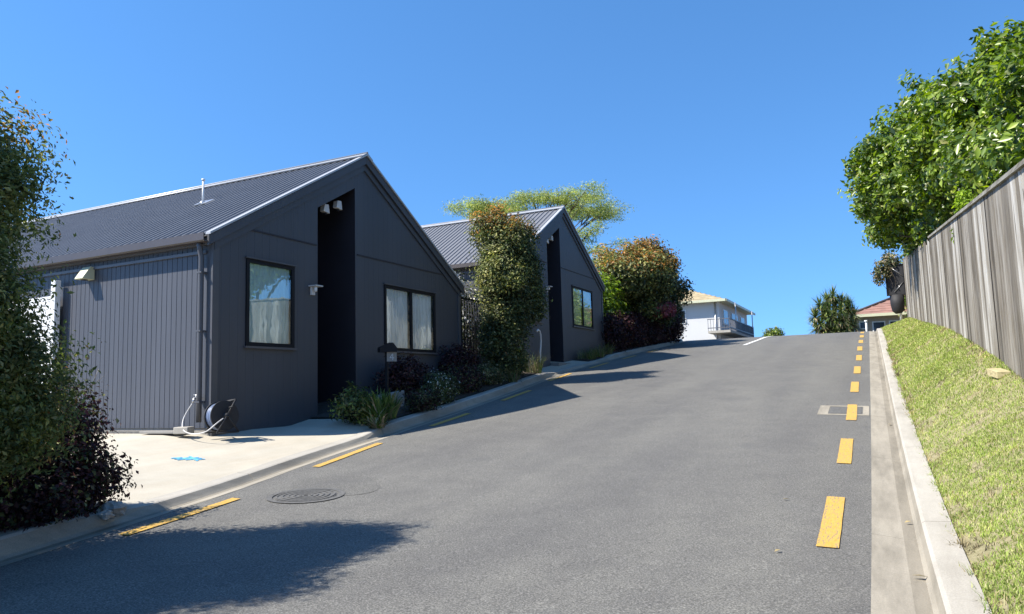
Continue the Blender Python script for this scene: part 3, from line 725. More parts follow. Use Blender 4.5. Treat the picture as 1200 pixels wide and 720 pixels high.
b=MB(); f=c2+v*.008
def stk(p,q,w):
    p=f+u*p[0]+Vector((0,0,p[1])); q=f+u*q[0]+Vector((0,0,q[1])); d=(q-p).normalized(); nn=v.cross(d)*w/2; b.add([p-nn,q-nn,q+nn,p+nn],[(0,1,2,3)]); b.add([p-nn,q-nn,q+nn,p+nn],[(3,2,1,0)])
stk((.014,-.05),(.014,.05),.016); stk((-.035,-.016),(.034,-.016),.015); stk((-.033,-.02),(.012,.05),.014)
o=b.build('digit',M['white'],mb); under(o,pq)
# side gate between the houses
gt=empty('side_gate',(-8.2,15.3,1.1),'black metal bar gate closing the gap between the two gabled houses','gate')
b=MB(); ya,yb_=14.16,16.5; zt=3.12; zb_=1.85
b.box(-8.22,-8.18,ya,ya+.05,1.2,zt+.03); b.box(-8.22,-8.18,yb_-.05,yb_,1.2,zt+.03); b.box(-8.215,-8.185,ya+.05,yb_-.05,zt-.04,zt); b.box(-8.215,-8.185,ya+.05,yb_-.05,zb_,zb_+.04)
b.build('frame',M['black'],gt)
b=MB()
for i in range(1,17): b.tube([(-8.2,ya+.05+i*.135,zb_+.04),(-8.2,ya+.05+i*.112,zt-.04)],.011,6)
b.build('bars',M['black'],gt)
b=MB(); b.box(-8.24,-8.16,14.0,14.055,1.2,3.16); b.build('post',M['white'],gt)
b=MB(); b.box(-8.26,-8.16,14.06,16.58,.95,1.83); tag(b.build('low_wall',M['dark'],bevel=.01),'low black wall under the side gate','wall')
# pale hooked pipe by house two
b=MB(); q=[(-7.86,17.55,2.50),(-7.86,17.62,2.56),(-7.86,17.72,2.53),(-7.86,17.78,2.44),(-7.86,17.79,2.28),(-7.86,17.76,2.1),(-7.86,17.72,1.95),(-7.86,17.72,1.6)]
b.tube(q,.024,8); tag(b.build('hooked_pipe',M['white']),'white hooked pipe standing beside the columnar shrub by the second house','pipe')
# garden edging slabs in the bed
for i,(xa,ya,l) in enumerate(((-7.35,10.0,.62),(-7.45,11.5,.8))):
    z=float(yard(xa,ya+l/2)); b=MB(); b.obox((xa,ya+l/2,z+.10),(.05,0,0),(.02,l/2,.11*l/2),(0,0,.17))
    tag(b.build('edging_slab',M['stone'],bevel=.015),['sloping grey stone edging slab behind the strap-leaved plants','sloping grey stone edging slab behind the white-flowered plant'][i],'edging slab','stone edging slabs in the bed')

# ------------------------------------------------------------------ foliage
def leaves_np(C, Nrm, size, asp=.5, fold=.25, szvar=.5):
    """kite-shaped folded leaves at points C, roughly facing Nrm"""
    n=len(C); r=RNG
    nr=Nrm+r.normal(0,.75,(n,3)); nr/=np.linalg.norm(nr,axis=1,keepdims=True)+1e-9
    t=r.normal(0,1,(n,3)); t-=nr*(t*nr).sum(1,keepdims=True); t/=np.linalg.norm(t,axis=1,keepdims=True)+1e-9
    s=np.cross(nr,t); sz=(size*(1+r.uniform(-szvar,szvar,n)))[:,None]
    base=C-t*sz*.5; tip=C+t*sz*.5-nr*sz*.12; mid=C+nr*sz*.0
    l=mid-s*sz*asp*.5+nr*sz*fold*.3; rr=mid+s*sz*asp*.5+nr*sz*fold*.3
    V=np.stack([base,l,tip,rr],1).reshape(-1,3)
    i=np.arange(n)*4
    F=np.concatenate([np.stack([i,i+1,i+2],1),np.stack([i,i+2,i+3],1)])
    return V,F
def crown_pts(blobs, nclus, nleaf, cr, shell=.62, flat=1., jit=.11):
    C=[];NR=[];CC=[]
    tot=sum(b[3]*b[4]+b[4]*b[5]+b[3]*b[5] for b in blobs)
    for b in blobs:
        w=(b[3]*b[4]+b[4]*b[5]+b[3]*b[5])/tot; k=max(5,int(nclus*w))
        d=RNG.normal(0,1,(k,3)); d/=np.linalg.norm(d,axis=1,keepdims=True)
        rad=shell+(1-shell)*RNG.uniform(0,1,k)**.6; rad*=1+np.clip(RNG.normal(0,jit,k),-2*jit,1.4*jit)
        c=np.array(b[:3])+d*rad[:,None]*np.array(b[3:6])
        m=RNG.poisson(nleaf,k)+2; idx=np.repeat(np.arange(k),m)
        off=np.clip(RNG.normal(0,1,(len(idx),3)),-1.7,1.7)*cr*np.array([1,1,flat])
        C.append(c[idx]+off); NR.append(d[idx]*.9+np.array([0,0,.55])+off/cr*.3); CC.append(c)
    return np.concatenate(C),np.concatenate(NR),np.concatenate(CC)
def crown(name, parent, blobs, nclus, nleaf, cr, size, mats, matfn=None, asp=.5, shell=.62, floor=None, flat=1., clip=None, jit=.11):
    C,NR,CC=crown_pts(blobs,nclus,nleaf,cr,shell,flat,jit)
    if floor is not None: C[:,2]=np.maximum(C[:,2],floor+.03)
    if clip is not None:
        k=clip(C); C,NR=C[k],NR[k]
    V,F=leaves_np(C,NR,size,asp); n=len(C)
    mi=None
    if matfn is not None:
        m=matfn(C).astype(int); mi=np.concatenate([m,m])
    return np_mesh(name,V,F,mats,mi,parent),CC
def lumpy(bl, n=5, f=(.28,.45), sh=.86, seed=1):
    rng=random.Random(seed); out=[]
    for b in bl:
        out.append((*b[:3],b[3]*sh,b[4]*sh,b[5]*sh))
        if min(b[3:6])<.45: continue
        for _ in range(n):
            a=rng.uniform(0,6.283); z_=rng.uniform(-.55,1); q=math.sqrt(1-z_*z_); r=rng.uniform(*f); k=rng.uniform(.82,1.02)
            out.append((b[0]+b[3]*q*math.cos(a)*k,b[1]+b[4]*q*math.sin(a)*k,b[2]+b[5]*z_*k,b[3]*r,b[4]*r,b[5]*r*1.15))
    return out
def limbs(name, parent, base, top, r0, targets, mat, k=14, seed=0):
    """tapered, slightly crooked trunk with limbs out to cluster points"""
    rng=random.Random(seed); b=MB(); base=Vector(base); top=Vector(top); n=8; tr=[]
    for i in range(n+1):
        t=i/n; p=base.lerp(top,t)+Vector((rng.uniform(-1,1),rng.uniform(-1,1),0))*r0*.7*(0 if i==0 else 1); tr.append(p)
    rad=[r0*(1.25 if i==0 else 1)*(1-.72*i/n) for i in range(n+1)]
    b.tube(tr,rad,10)
    T=[Vector(t) for t in targets]; rng.shuffle(T)
    for t in T[:k]:
        j=rng.randint(max(1,n//4),n-1); s=tr[j]; mid=s.lerp(t,.5)+Vector((rng.uniform(-.1,.1),rng.uniform(-.1,.1),.12))*(t-s).length
        r=rad[j]*.5; b.tube([s,s.lerp(mid,.5)+Vector((0,0,.02)),mid,mid.lerp(t,.6),t],[r,r*.8,r*.6,r*.4,r*.16],6)
    return b.build(name,mat,parent)
def hfn(z0,z1,p=1.,side=None):
    def f(C):
        t=np.clip((C[:,2]-z0)/(z1-z0),0,1)**p
        return (RNG.uniform(0,1,len(C))<t)
    return f

# 1  near tree on the left edge (green, orange growth at the tips)
def near_mat(C):
    cx,cy=-4.96,1.85; out=np.sqrt(((C[:,0]-cx)/.95)**2+((C[:,1]-cy)/1.1)**2)
    pr=np.clip((C[:,2]-2.65)/.6,0,1)*.55+np.clip(out-1.0,0,1)*.25
    u=RNG.uniform(0,1,len(C)); m=np.zeros(len(C)); m[u<pr]=1; m[(u>=pr)&(u<pr+.10+.35*np.clip(out-.85,0,1))]=2; return m
nt_=empty('tree',(-5.3,1.8,.25),'tall leafy tree at the left edge with orange new growth at its top','tree')
bl=[(-6.05,2.3,2.2,1.0,1.32,1.1),(-6.3,2.1,3.0,.7,1.15,.62),(-6.0,2.5,1.3,1.0,1.25,.85),(-5.9,3.25,1.55,.5,.50,.42),(-5.85,3.1,2.75,.5,.55,.38),(-6.15,2.95,3.2,.35,.45,.40),(-6.35,1.3,2.4,1.1,1.3,1.3),(-5.75,3.45,2.78,.18,.36,.14),(-5.8,3.35,1.72,.3,.38,.2),(-6.4,1.5,2.8,.6,.9,.65)]
KT=.82
def near_clip(C):
    q=C[:,2]-.06; sx=C[:,0]+.645*q+RNG.normal(0,.07,len(C)); sy=C[:,1]+.61*q+RNG.normal(0,.07,len(C))
    w_=.16*np.sin(C[:,1]*9+C[:,2]*4)+.12*np.sin(C[:,0]*13-C[:,2]*7)
    return ~((sx>-2.5+w_)|((sx>-3.0+w_)&(sy>4.35+w_)))
bl=[(x*KT,y*KT-.13,1.1+(z-1.1)*KT,a*KT,b_*KT*.93,c_*KT) for x,y,z,a,b_,c_ in bl]+[(-5.05,1.7,.85,.75,.95,.55),(-4.95,2.6,1.75,.45,.42,.4),(-4.95,2.75,1.35,.4,.45,.32),(-4.95,2.4,2.2,.5,.6,.5),(-4.95,2.5,1.0,.5,.6,.4),(-4.9,2.62,2.75,.4,.42,.35),(-5.0,2.35,1.9,.5,.55,.55),(-4.95,2.6,.95,.45,.55,.4),(-5.05,2.3,2.9,.4,.42,.35),(-5.1,2.4,2.55,.42,.6,.5),(-5.1,2.1,3.05,.4,.5,.35),(-5.15,2.75,2.35,.35,.38,.3),(-4.95,2.85,1.25,.42,.5,.32),(-5.0,3.0,.95,.35,.35,.3)]
o,cc=crown('crown',nt_,lumpy([(x-.12,y,z,a*.82,b_,c_) for x,y,z,a,b_,c_ in bl],4,(.22,.36),.95,8),6800,38,.08,.037,[L['lilly_near'],L['lilly_or'],L['lilly_yel']],near_mat,asp=.42,shell=.32,floor=.45,clip=near_clip)
limbs('trunk',nt_,(-5.3,1.8,.1),(-5.0,1.9,2.5),.09,cc,M['bark'],46,1)
# 2  dark burgundy bush in front of it
nb=empty('burgundy_shrub',(-5.85,3.15,.25),'dark burgundy shrub spilling over the driveway corner below the near tree','shrub')
bl=[(-5.85,2.9,.55,.55,.7,.45),(-5.8,3.5,.62,.42,.50,.46),(-5.75,3.85,.45,.26,.32,.22),(-5.8,3.65,.88,.3,.34,.26),(-5.6,2.5,.5,.5,.8,.42),(-5.5,3.3,.36,.3,.4,.2)]
o,cc=crown('foliage',nb,bl,2200,24,.075,.036,[L['burg'],L['lilly']],lambda C:(RNG.uniform(0,1,len(C))<.22),asp=.62,shell=.45,floor=.22)
limbs('stem',nb,(-5.9,3.1,.15),(-5.85,3.2,.8),.035,cc,M['bark'],50,2)
b=MB()
for p,q,r_ in (((-5.8,3.75,1.05),(-5.75,4.02,1.28),.006),((-5.76,3.92,1.2),(-5.76,3.98,1.34),.004)): b.tube([p,q],[r_,.002],5)
b.build('bare_twig',M['palebark'],nb)
# 3  columnar shrub between the houses
cb=float(yard(-7.45,14.9))
ct=empty('columnar_tree',(-7.45,14.95,cb),'tall columnar shrub with orange tips between the two gabled houses','tree')
bl=[(-7.45,14.75,2.1,.55,.60,.95),(-7.4,14.95,3.2,.75,.85,1.0),(-7.4,14.55,4.2,.60,.52,.80),(-7.4,15.45,4.3,.52,.50,.75),(-7.35,14.35,3.6,.5,.55,.6),(-7.3,15.4,3.5,.55,.6,.7),(-7.3,15.9,3.9,.25,.35,.25)]
def col_mat(C):
    t=np.clip((C[:,2]-4.4)/.8,0,1)*.7; s=np.clip((14.6-C[:,1])/.6,0,1)*.75*np.clip((C[:,2]-2.3)/1,0,1)  # t: orange new growth; s: yellow leaves paint the sunlit left flank
    u=RNG.uniform(0,1,len(C)); m=np.zeros(len(C)); m[u<t]=1; m[(u>=t)&(u<t+s+.06)]=2; return m
o,cc=crown('crown',ct,lumpy([(x,14.95+(y-14.95)*.9,z,a*.92,b_*.9,c_) for x,y,z,a,b_,c_ in bl],4,(.25,.4),.9,6),4200,17,.10,.062,[L['lilly'],L['lilly_or'],L['lilly_yel']],col_mat,asp=.5,shell=.6)
limbs('trunk',ct,(-7.45,14.95,cb-.1),(-7.4,14.95,4.4),.09,cc,M['bark'],50,3)
# 4  orange-topped tree beyond house two
tb=float(yard(-8.2,28))
t2=empty('tree',(-8.2,27.8,tb),'dense round-topped tree with orange-red upper leaves beyond the second house','tree')
bl=[(-8.0,27.2,5.1,1.2,1.8,1.0),(-7.9,28.8,5.2,1.2,1.5,1.2),(-7.9,29.9,5.95,.5,.7,.5),(-7.9,27.9,5.95,.45,.6,.5),(-7.9,29.8,4.85,1.1,1.5,1.1),(-8.0,28.0,4.2,.9,1.1,.8),(-7.8,29.6,5.3,.9,1.3,.9),(-8.0,25.9,5.0,.8,1.0,.6),(-7.9,30.0,3.9,.7,.9,.8)]
def t2m(C):
    t=np.clip((C[:,2]-4.9)/1.2,0,1)*.62; s=np.clip((28.6-C[:,1])/2.5,0,1)*.45
    u=RNG.uniform(0,1,len(C)); m=np.zeros(len(C)); m[u<t]=1; m[(u>=t)&(u<t+s)]=2; return m
o,cc=crown('crown',t2,lumpy([(x,28.0+(y-28.2)*.86,z,a,b_*.88,c_) for x,y,z,a,b_,c_ in bl],5,(.25,.38),.86,5),3000,18,.17,.12,[L['lilly'],L['lilly_or'],L['lilly_yel']],t2m,asp=.5,shell=.6)
limbs('trunk',t2,(-8.0,28.2,tb-.1),(-8.,28.2,5.2),.16,cc,M['bark'],40,4)
# 5  lime shrubs behind
for i,(x,y,r,h,lb) in enumerate(((-9.0,24.9,1.0,4.95,'lime green shrub against the far corner of the second house'),(-9.2,26.6,.9,4.5,'darker lime shrub tucked under the orange-topped tree'))):
    z=float(yard(x,y)); e=empty('shrub',(x,y,z),lb,'shrub','green shrubs beyond the second house')
    bl=[(x,y,(z+h)/2,r,r,(h-z)/2+.1),(x+.1,y+.3,h-.5,r*.8,r*.8,.55)]
    o,cc=crown('foliage',e,bl,420,16,.16,.12,[L['bright'],L['lime']],hfn(z+1.0,h,1.),asp=.55); limbs('stem',e,(x,y,z-.1),(x,y,h-.5),.05,cc,M['bark'],16,5+i)
# 6  burgundy hedge along the kerb past house two
hd=empty('hedge',(-7.95,26.5,float(yard(-7.9,26.5))),'dark burgundy clipped hedge along the kerb beyond the second house','hedge')
bl=[]
for i in range(11):
    y=23.7+i*.78; z=float(yard(-7.9,y)); bl.append((-7.88,y,z+.60,.36,.60,.66))
o,cc=crown('foliage',hd,bl,1500,18,.10,.085,[L['burg']],asp=.6,shell=.6)
for i in range(9):
    b=MB(); y=23.9+i*.9; z=float(yard(-7.95,y)); b.tube([(-7.95,y,z-.05),(-7.95+random.uniform(-.1,.1),y+random.uniform(-.1,.1),z+.6)],[.03,.012],6)
    b.build('stem',M['bark'],hd)
z=float(yard(-8.,28.6)); e=empty('pink_shrub',(-8.0,28.8,z),'pink-leaved shrub rising above the burgundy hedge','shrub')
o,cc=crown('foliage',e,[(-7.45,28.2,z+1.35,.35,.8,.28),(-7.45,29.2,z+1.4,.35,.7,.28)],420,18,.09,.09,[L['burg'],L['pink']],hfn(z+.95,z+1.3,.5),asp=.6); limbs('stem',e,(-8.0,28.8,z-.1),(-8,28.8,z+1.1),.04,cc,M['bark'],10,9)
e=empty('tall_shrub',(-7.7,31.6,float(yard(-7.8,31.6))),'tall dark shrub at the far end of the burgundy hedge','shrub')
z=float(yard(-7.8,31.6)); o,cc=crown('foliage',e,[(-7.95,31.6,z+1.2,.5,.8,1.25),(-7.95,31.2,z+2.2,.4,.7,.9),(-7.9,32.2,z+.7,.45,.6,.7)],600,18,.13,.11,[L['burg'],L['lilly']],hfn(z+.6,z+2.6,.8),asp=.55); limbs('stem',e,(-7.9,31.5,z-.1),(-7.9,31.5,z+2.2),.06,cc,M['bark'],16,10)
# 7  feathery tree behind house two
fx,fy=-13.3,30.; fz=float(gz(-13.3,30.))-.7
ft=empty('feathery_tree',(fx,fy,fz),'airy spreading tree with feathery yellow-green leaves behind the second house','tree')
rng=random.Random(5); b=MB()
tr=[Vector((fx,fy,fz-.2)),Vector((fx+.1,fy,fz+1.8)),Vector((fx,fy+.2,fz+3.4))]; b.tube(tr,[.28,.2,.16],10)
pads=[]
dirR=Vector((.9,.44,0)); dirF=Vector((-.44,.9,0))
for i in range(46):
    a=2*math.pi*i/46+rng.uniform(-.1,.1); rr=rng.uniform(.35,1.)**.6; u_=math.cos(a)*4.1*rr; w_=math.sin(a)*3.4*rr
    zt=fz+2.3+5.6*math.sqrt(max(0,1-.88*rr*rr))+rng.uniform(-.35,.35); 
    if rr>.75: zt-=rng.uniform(0,1.6)
    t=Vector((fx,fy,0))+dirR*u_+dirF*w_; t.z=zt
    s=tr[2]; m=s.lerp(t,.5); m.z=s.z+(t.z-s.z)*.66; b.tube([s,s.lerp(m,.5)+Vector((0,0,.12)),m,m.lerp(t,.6),t],[.06,.042,.03,.02,.008],6)
    pads.append(t)
    for _ in range(4):
        t2_=t+Vector((rng.uniform(-.9,.9),rng.uniform(-.9,.9),rng.uniform(-.25,.3))); b.tube([m.lerp(t,.5),t.lerp(t2_,.5)+Vector((0,0,.08)),t2_],[.02,.013,.005],5); pads.append(t2_)
b.build('trunk',M['bark'],ft)
bl=[(p.x,p.y,p.z,.5,.5,.11) for p in pads]
o,cc=crown('crown',ft,bl,5200,10,.17,.09,[L['feather']],asp=.30,shell=.05,flat=.6)
# 8  trees above the fence on the right
RT=[('large bushy green tree reaching over the far part of the fence',2.9,25.5,[(2.1,25.5,6.5,2.0,2.8,2.0),(1.5,24.0,7.2,1.4,1.8,1.35),(1.68,24.,8.55,.5,.7,.85),(2.5,27.5,6.1,2.2,2.8,1.4),(1.1,26.3,6.0,1.1,1.8,.8),(2.2,22.6,6.9,1.5,1.7,1.75),(.75,25.6,7.5,.7,1.0,.75),(2.2,22.5,5.5,1.2,2.0,1.1),(.05,25.2,7.85,.22,.5,.12),(.6,24.6,6.4,.7,1.,.8)],2.7,7.4),
    ('tall green tree behind the middle of the fence',3.3,18.5,[(3.0,18.6,6.2,1.6,2.0,1.7),(2.5,19.6,6.9,.85,1.2,1.1),(2.5,17.2,5.3,1.1,1.8,1.3),(2.62,18.5,7.55,.42,.6,.85),(3.1,18.0,7.6,.4,.5,.5),(3.5,17.3,6.1,1.1,1.3,1.2),(2.2,20.6,6.0,1.0,1.4,1.4),(2.05,19.4,6.9,.4,.5,.7)],2.2,7.6),
    ('dark leafy tree behind the near part of the fence, cut by the right edge',3.5,13.2,[(3.3,13.4,4.5,1.4,1.8,1.5),(3.1,14.8,5.2,1.0,1.2,1.0),(3.6,12.4,5.0,1.2,1.5,1.2),(2.75,14.5,6.1,.35,.45,.55),(2.6,12.6,3.8,1.0,1.8,1.0),(2.9,15.6,4.7,1.0,1.3,1.2)],1.8,6.)]
SH=[[(1.72,24.,9.15,.26,.34,.5),(1.2,24.5,8.5,.26,.34,.42),(2.2,23.2,8.75,.28,.36,.45),(.45,25.,8.1,.3,.4,.3),(-.12,25.2,7.7,.2,.4,.1),(1.0,25.8,8.25,.25,.3,.35)],[(2.62,18.5,8.05,.2,.28,.42),(2.15,19.5,7.85,.2,.28,.4),(3.1,18.2,7.9,.22,.3,.36),(1.85,20.2,7.7,.2,.28,.35),(3.5,17.4,7.4,.25,.3,.35)],[(2.75,14.5,6.35,.16,.22,.3),(3.05,15.,6.2,.18,.22,.3),(2.4,14.2,5.9,.18,.22,.3)]]
for i,(lb,x,y,bl,_,_) in enumerate(RT):
    z=float(gz(x,y)); e=empty('tree',(x,y,z),lb,'tree')
    o,cc=crown('crown',e,lumpy(bl,7,(.22,.42),.80,11+i)+[(a,b_,c_,d*1.35,e_*1.35,f*1.2) for a,b_,c_,d,e_,f in SH[i]],[1400,1150,850][i],30,.15,[.175,.155,.13][i],[L['bright'],L['lilly_yel']],lambda C:(RNG.uniform(0,1,len(C))<.04),asp=.5,shell=.6,jit=.13)
    limbs('trunk',e,(x,y,z-.2),(bl[0][0],bl[0][1],bl[0][2]+.6),.16,cc,M['bark'],46,20+i)
for i,(lb,x,y) in enumerate((('broad green tree far up the slope behind the end of the fence',3.3,46.5),('pale green tree farthest up the slope behind the fence',4.4,50.))):
    z=float(gz(x,y)); e=empty('tree',(x,y,z),lb,'tree')
    o,cc=crown('crown',e,[(x,y,z+2.2,1.9,2.6,1.6),(x-.4,y-1.2,z+3.4,1.4,1.8,1.2),(x+.4,y+1.4,z+1.2,1.7,2.4,1.2)],900,16,.24,.22,[L['bright'],L['lilly_yel']],lambda C:(RNG.uniform(0,1,len(C))<.35),asp=.55,shell=.5)
    limbs('trunk',e,(x,y,z-.2),(x,y,z+2.8),.16,cc,M['bark'],20,70+i)
# lime sprig at the fence top, and dried creeper at the far end
e=empty('lime_shrub',(1.75,14.6,float(gz(1.75,14.6))),'lime green leafy sprig poking over the fence cap','shrub')
o,cc=crown('foliage',e,[(1.62,14.4,3.92,.16,.36,.26),(1.66,14.7,3.6,.2,.3,.4)],80,16,.06,.075,[L['lime']],asp=.4,shell=.3); limbs('stem',e,(1.72,14.6,1.8),(1.66,14.6,3.8),.02,cc,M['bark'],12,31)
e=empty('creeper',(1.25,35.,float(gz(1.25,35.))),'straggly brownish creeper hanging behind the black panel','creeper')
z0=float(gz(1.2,35)); o,cc=crown('foliage',e,[(.6,35.0,5.6,.35,.4,.35),(.9,35.2,6.0,.4,.4,.3),(.42,35,5.25,.15,.25,.22)],130,12,.09,.11,[L['deadleaf'],L['lilly'],L['lilly']],lambda C:RNG.integers(0,3,len(C)),asp=.5,shell=.2); limbs('stem',e,(1.2,35.2,z0-.1),(.9,35.1,5.7),.04,cc,M['bark'],18,32)

# ------------------------------------------------------------------ strap-leaved plants and grasses
def blades(name, parent, c, n, length, width, spread, mats, droop=.6, mi=None, seg=5, rad=.1, up=.9):
    b=MB()
    for i in range(n):
        a=random.uniform(0,6.283); l=length*random.uniform(.55,1.1); r0=rad*random.uniform(0,1)**.5
        p=Vector((c[0]+r0*math.cos(a+1),c[1]+r0*math.sin(a+1),c[2])); d=Vector((math.cos(a),math.sin(a),0)); s=Vector((-d.y,d.x,0))
        th=random.uniform(.05,1)*spread; w=width*random.uniform(.7,1.2); vs=[]
        for j in range(seg+1):
            t=j/seg; ang=th+droop*t*t*1.6; ww=w*(1-t)**.7*.5+ .0005
            vs+=[p-s*ww,p+s*ww]
            p=p+(d*math.sin(ang)+Vector((0,0,1))*math.cos(ang))*l/seg
        b.mi=0 if not mi else (1 if random.random()<mi else 0)
        b.add(vs,[(2*j,2*j+1,2*j+3,2*j+2) for j in range(seg)])
    return b.build(name,mats,parent)
def plant(name,x,y,label,cat,n,l,w,sp,mats,group=None,mi=None,droop=.6,rad=.1,zz=None):
    z=float(yard(x,y))+.02 if zz is None else zz
    e=empty(name,(x,y,z),label,cat,group); blades('leaves',e,(x,y,z-.02),n,l,w,sp,mats,droop,mi,rad=rad); return e
plant('strap_leaf_clump',-6.72,9.0,'green strap-leaved clump nearest the driveway corner','plant',170,.52,.042,.95,[L['strap'],L['deadleaf']],'strap-leaved clumps in the bed',.12,.7,.16)
plant('strap_leaf_clump',-6.85,9.45,'taller upright strap-leaved clump beside the mailbox post','plant',150,.50,.038,.65,[L['strap'],L['tan']],'strap-leaved clumps in the bed',.12,.45,.16)
plant('strap_leaf_clump',-6.50,8.75,'small dry strap-leaved clump right at the kerb corner','plant',60,.36,.04,1.25,[L['strap'],L['deadleaf']],'strap-leaved clumps in the bed',.5,.8,.10)
def shrub(name,x,y,rx,ry,h,label,mats,matfn,n=160,nl=16,cr=.06,sz=.05,asp=.6,group=None,seed=40):
    z=float(yard(x,y)); e=empty(name,(x,y,z),label,'shrub',group)
    o,cc=crown('foliage',e,[(x,y,z+h*.55,rx,ry,h*.5)],n,nl,cr,sz,mats,matfn,asp=asp,shell=.4,floor=z); limbs('stem',e,(x,y,z-.05),(x,y,z+h*.6),.018,cc,M['bark'],16,seed); return e
shrub('shrub',-6.95,8.85,.30,.34,.50,'leafy green shrub behind the strap-leaved clumps by the entry',[L['lilly'],L['strap']],lambda C:(RNG.uniform(0,1,len(C))<.45),110,12,.06,.07,.35)
shrub('burgundy_shrub',-7.55,11.0,.38,.55,.78,'dark burgundy shrub below the double window of the nearest house',[L['burg']],None,260,14,.07,.05)
shrub('flowering_shrub',-6.95,11.25,.26,.42,.52,'low shrub dotted with white flowers behind the kerb',[L['lilly'],L['petal_fleck']],lambda C:(RNG.uniform(0,1,len(C))<.07),200,14,.06,.04)
shrub('burgundy_shrub',-7.25,12.6,.3,.65,.50,'low purple-brown groundcover shrub uphill of the white-flowered one',[L['burg'],L['lilly']],lambda C:(RNG.uniform(0,1,len(C))<.3),260,14,.07,.04)
shrub('burgundy_shrub',-7.75,13.3,.3,.6,.85,'rounded near-black shrub in front of the low black wall',[L['burg']],None,260,14,.07,.05)
shrub('shrub',-6.75,10.35,.2,.45,.34,'low dull grey-green groundcover between the kerb and the first edging slab',[L['lilly'],L['burg']],lambda C:(RNG.uniform(0,1,len(C))<.5),160,14,.06,.035)
shrub('shrub',-7.35,13.9,.26,.55,.40,'brownish dry groundcover at the foot of the columnar shrub',[L['lilly'],L['deadleaf']],lambda C:(RNG.uniform(0,1,len(C))<.2),200,14,.06,.04)
shrub('shrub',-7.6,15.6,.25,.36,.6,'dark green shrub at the uphill foot of the columnar shrub',[L['lilly'],L['bright']],lambda C:(RNG.uniform(0,1,len(C))<.3),240,14,.07,.05)
plant('grass_clump',-7.5,16.45,'yellowish grass clump at the start of the second driveway','grass clump',170,.55,.014,.7,[L['tan'],L['strap']],'ornamental grasses',.5,.6,.2)
plant('grass_clump',-7.25,14.6,'dry grass tuft between the kerb and the columnar shrub','grass clump',120,.38,.012,.9,[L['tan'],L['strap']],'ornamental grasses',.5,.7,.2)
for i,y in enumerate((20.9,21.7,22.5)):
    plant('grass_clump',-7.78,y,['first','second','third'][i]+' grey-green grass mound uphill along the front of the second house','grass clump',240,.46,.012,1.1,[L['strap'],L['tan']],'ornamental grasses',.4,.8,.3)
z=float(yard(-9.9,15.9)); e=empty('sunlit_shrub',(-9.9,15.9,z),'green shrub with sun flecks painted as white leaves, seen through the bars of the side gate','shrub')
o,cc=crown('foliage',e,[(-9.6,15.9,z+1.3,.7,.7,1.1)],420,14,.12,.08,[L['lilly'],L['petal_fleck']],lambda C:(RNG.uniform(0,1,len(C))<.3),asp=.5); limbs('stem',e,(-9.7,15.9,z-.1),(-9.6,15.9,z+1.6),.03,cc,M['bark'],16,50)  # white leaves mixed in paint the sun flecks on the foliage

# ------------------------------------------------------------------ paling fence
fn=empty('paling_fence',(XF,16.,float(zf(16))),'weathered grey paling fence along the top of the grass bank','fence')
def ztopf(y): return 3.07+.112*(y-8.2)
bays=[(1.6+i*3.07) for i in range(12)]
posts=[10.88-3.07*3+3.07*i for i in range(12)]
for i,(pa,pb) in enumerate(zip(posts[:-1],posts[1:])):
    b=MB(); y=pa+.045; far_=pa>17.5
    while y<pb-.05:
        w=random.uniform(.135,.15); yy=min(y+w,pb-.045); x=XF-.003+random.uniform(-.001,.001); dz=random.uniform(-.02,.02) if not far_ else random.uniform(-.14,.06)
        zb0,zb1=float(zf(y))-.02+random.uniform(-.03,.03),float(zf(yy))-.02; zt0=ztopf(y)-(.05 if not far_ else .08)+(dz if far_ else 0); zt1=zt0+(ztopf(yy)-ztopf(y))
        ln=random.uniform(-.008,.008)
        b.prism([(x,y,zb0),(x,yy,zb0+(zb1-zb0)),(x,yy+ln,zt1),(x,y+ln,zt0)],(.018,0,0)); y=yy+random.choice((.010,.014,.02,.03,.045))
    b.build('paling_panel',M['fence'],fn)
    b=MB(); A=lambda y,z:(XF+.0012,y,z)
    b.prism([A(pa+.02,float(zf(pa))-.03),A(pb-.02,float(zf(pb))-.03),A(pb-.02,ztopf(pb)-.24),A(pa+.02,ztopf(pa)-.24)],(.010,0,0)); b.build('gap_shade_strip',M['fencedark'],fn)  # added dark sheet, paints the shade between the palings
b=MB()
for p in posts[:1]: pass
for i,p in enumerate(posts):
    b=MB(); z=float(zf(p)); b.box(XF-.005,XF+.10,p-.035,p+.035,z-.15,ztopf(p)-.047); b.build('post',M['fencedark'],fn)  # near-black posts set flush, painting the shade at the bay gaps
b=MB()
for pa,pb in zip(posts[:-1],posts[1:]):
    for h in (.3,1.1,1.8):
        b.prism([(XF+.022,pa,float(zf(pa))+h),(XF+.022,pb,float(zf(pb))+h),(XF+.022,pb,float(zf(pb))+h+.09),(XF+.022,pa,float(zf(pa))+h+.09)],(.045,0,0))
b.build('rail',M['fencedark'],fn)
b=MB()
for pa,pb in zip(posts[:-1],posts[1:]):
    if pa>17.5: continue
    n=4
    for k in range(n):
        ya=pa+(pb-pa)*k/n+(.003 if k==0 else 0); yb2=pa+(pb-pa)*(k+1)/n
        A=lambda y,dx,dz:(XF+dx,y,ztopf(y)+dz)
        b.prism([A(ya,-.035,-.045),A(yb2,-.035,-.045),A(yb2,-.035,.0),A(ya,-.035,.0)],(.16,0,0))
b.build('cap_rail',M['fencecap'],fn)
# timber offcut at the fence foot
b=MB(); z=float(bank(1.27,10.0)); b.obox((1.27,10.05,z+.035),(.07,.02,.0),(-.03,.13,.02),(0,0,.04)); tag(b.build('timber_offcut',M['freshwood'],bevel=.004),'short pale timber offcut lying at the foot of the fence','timber')
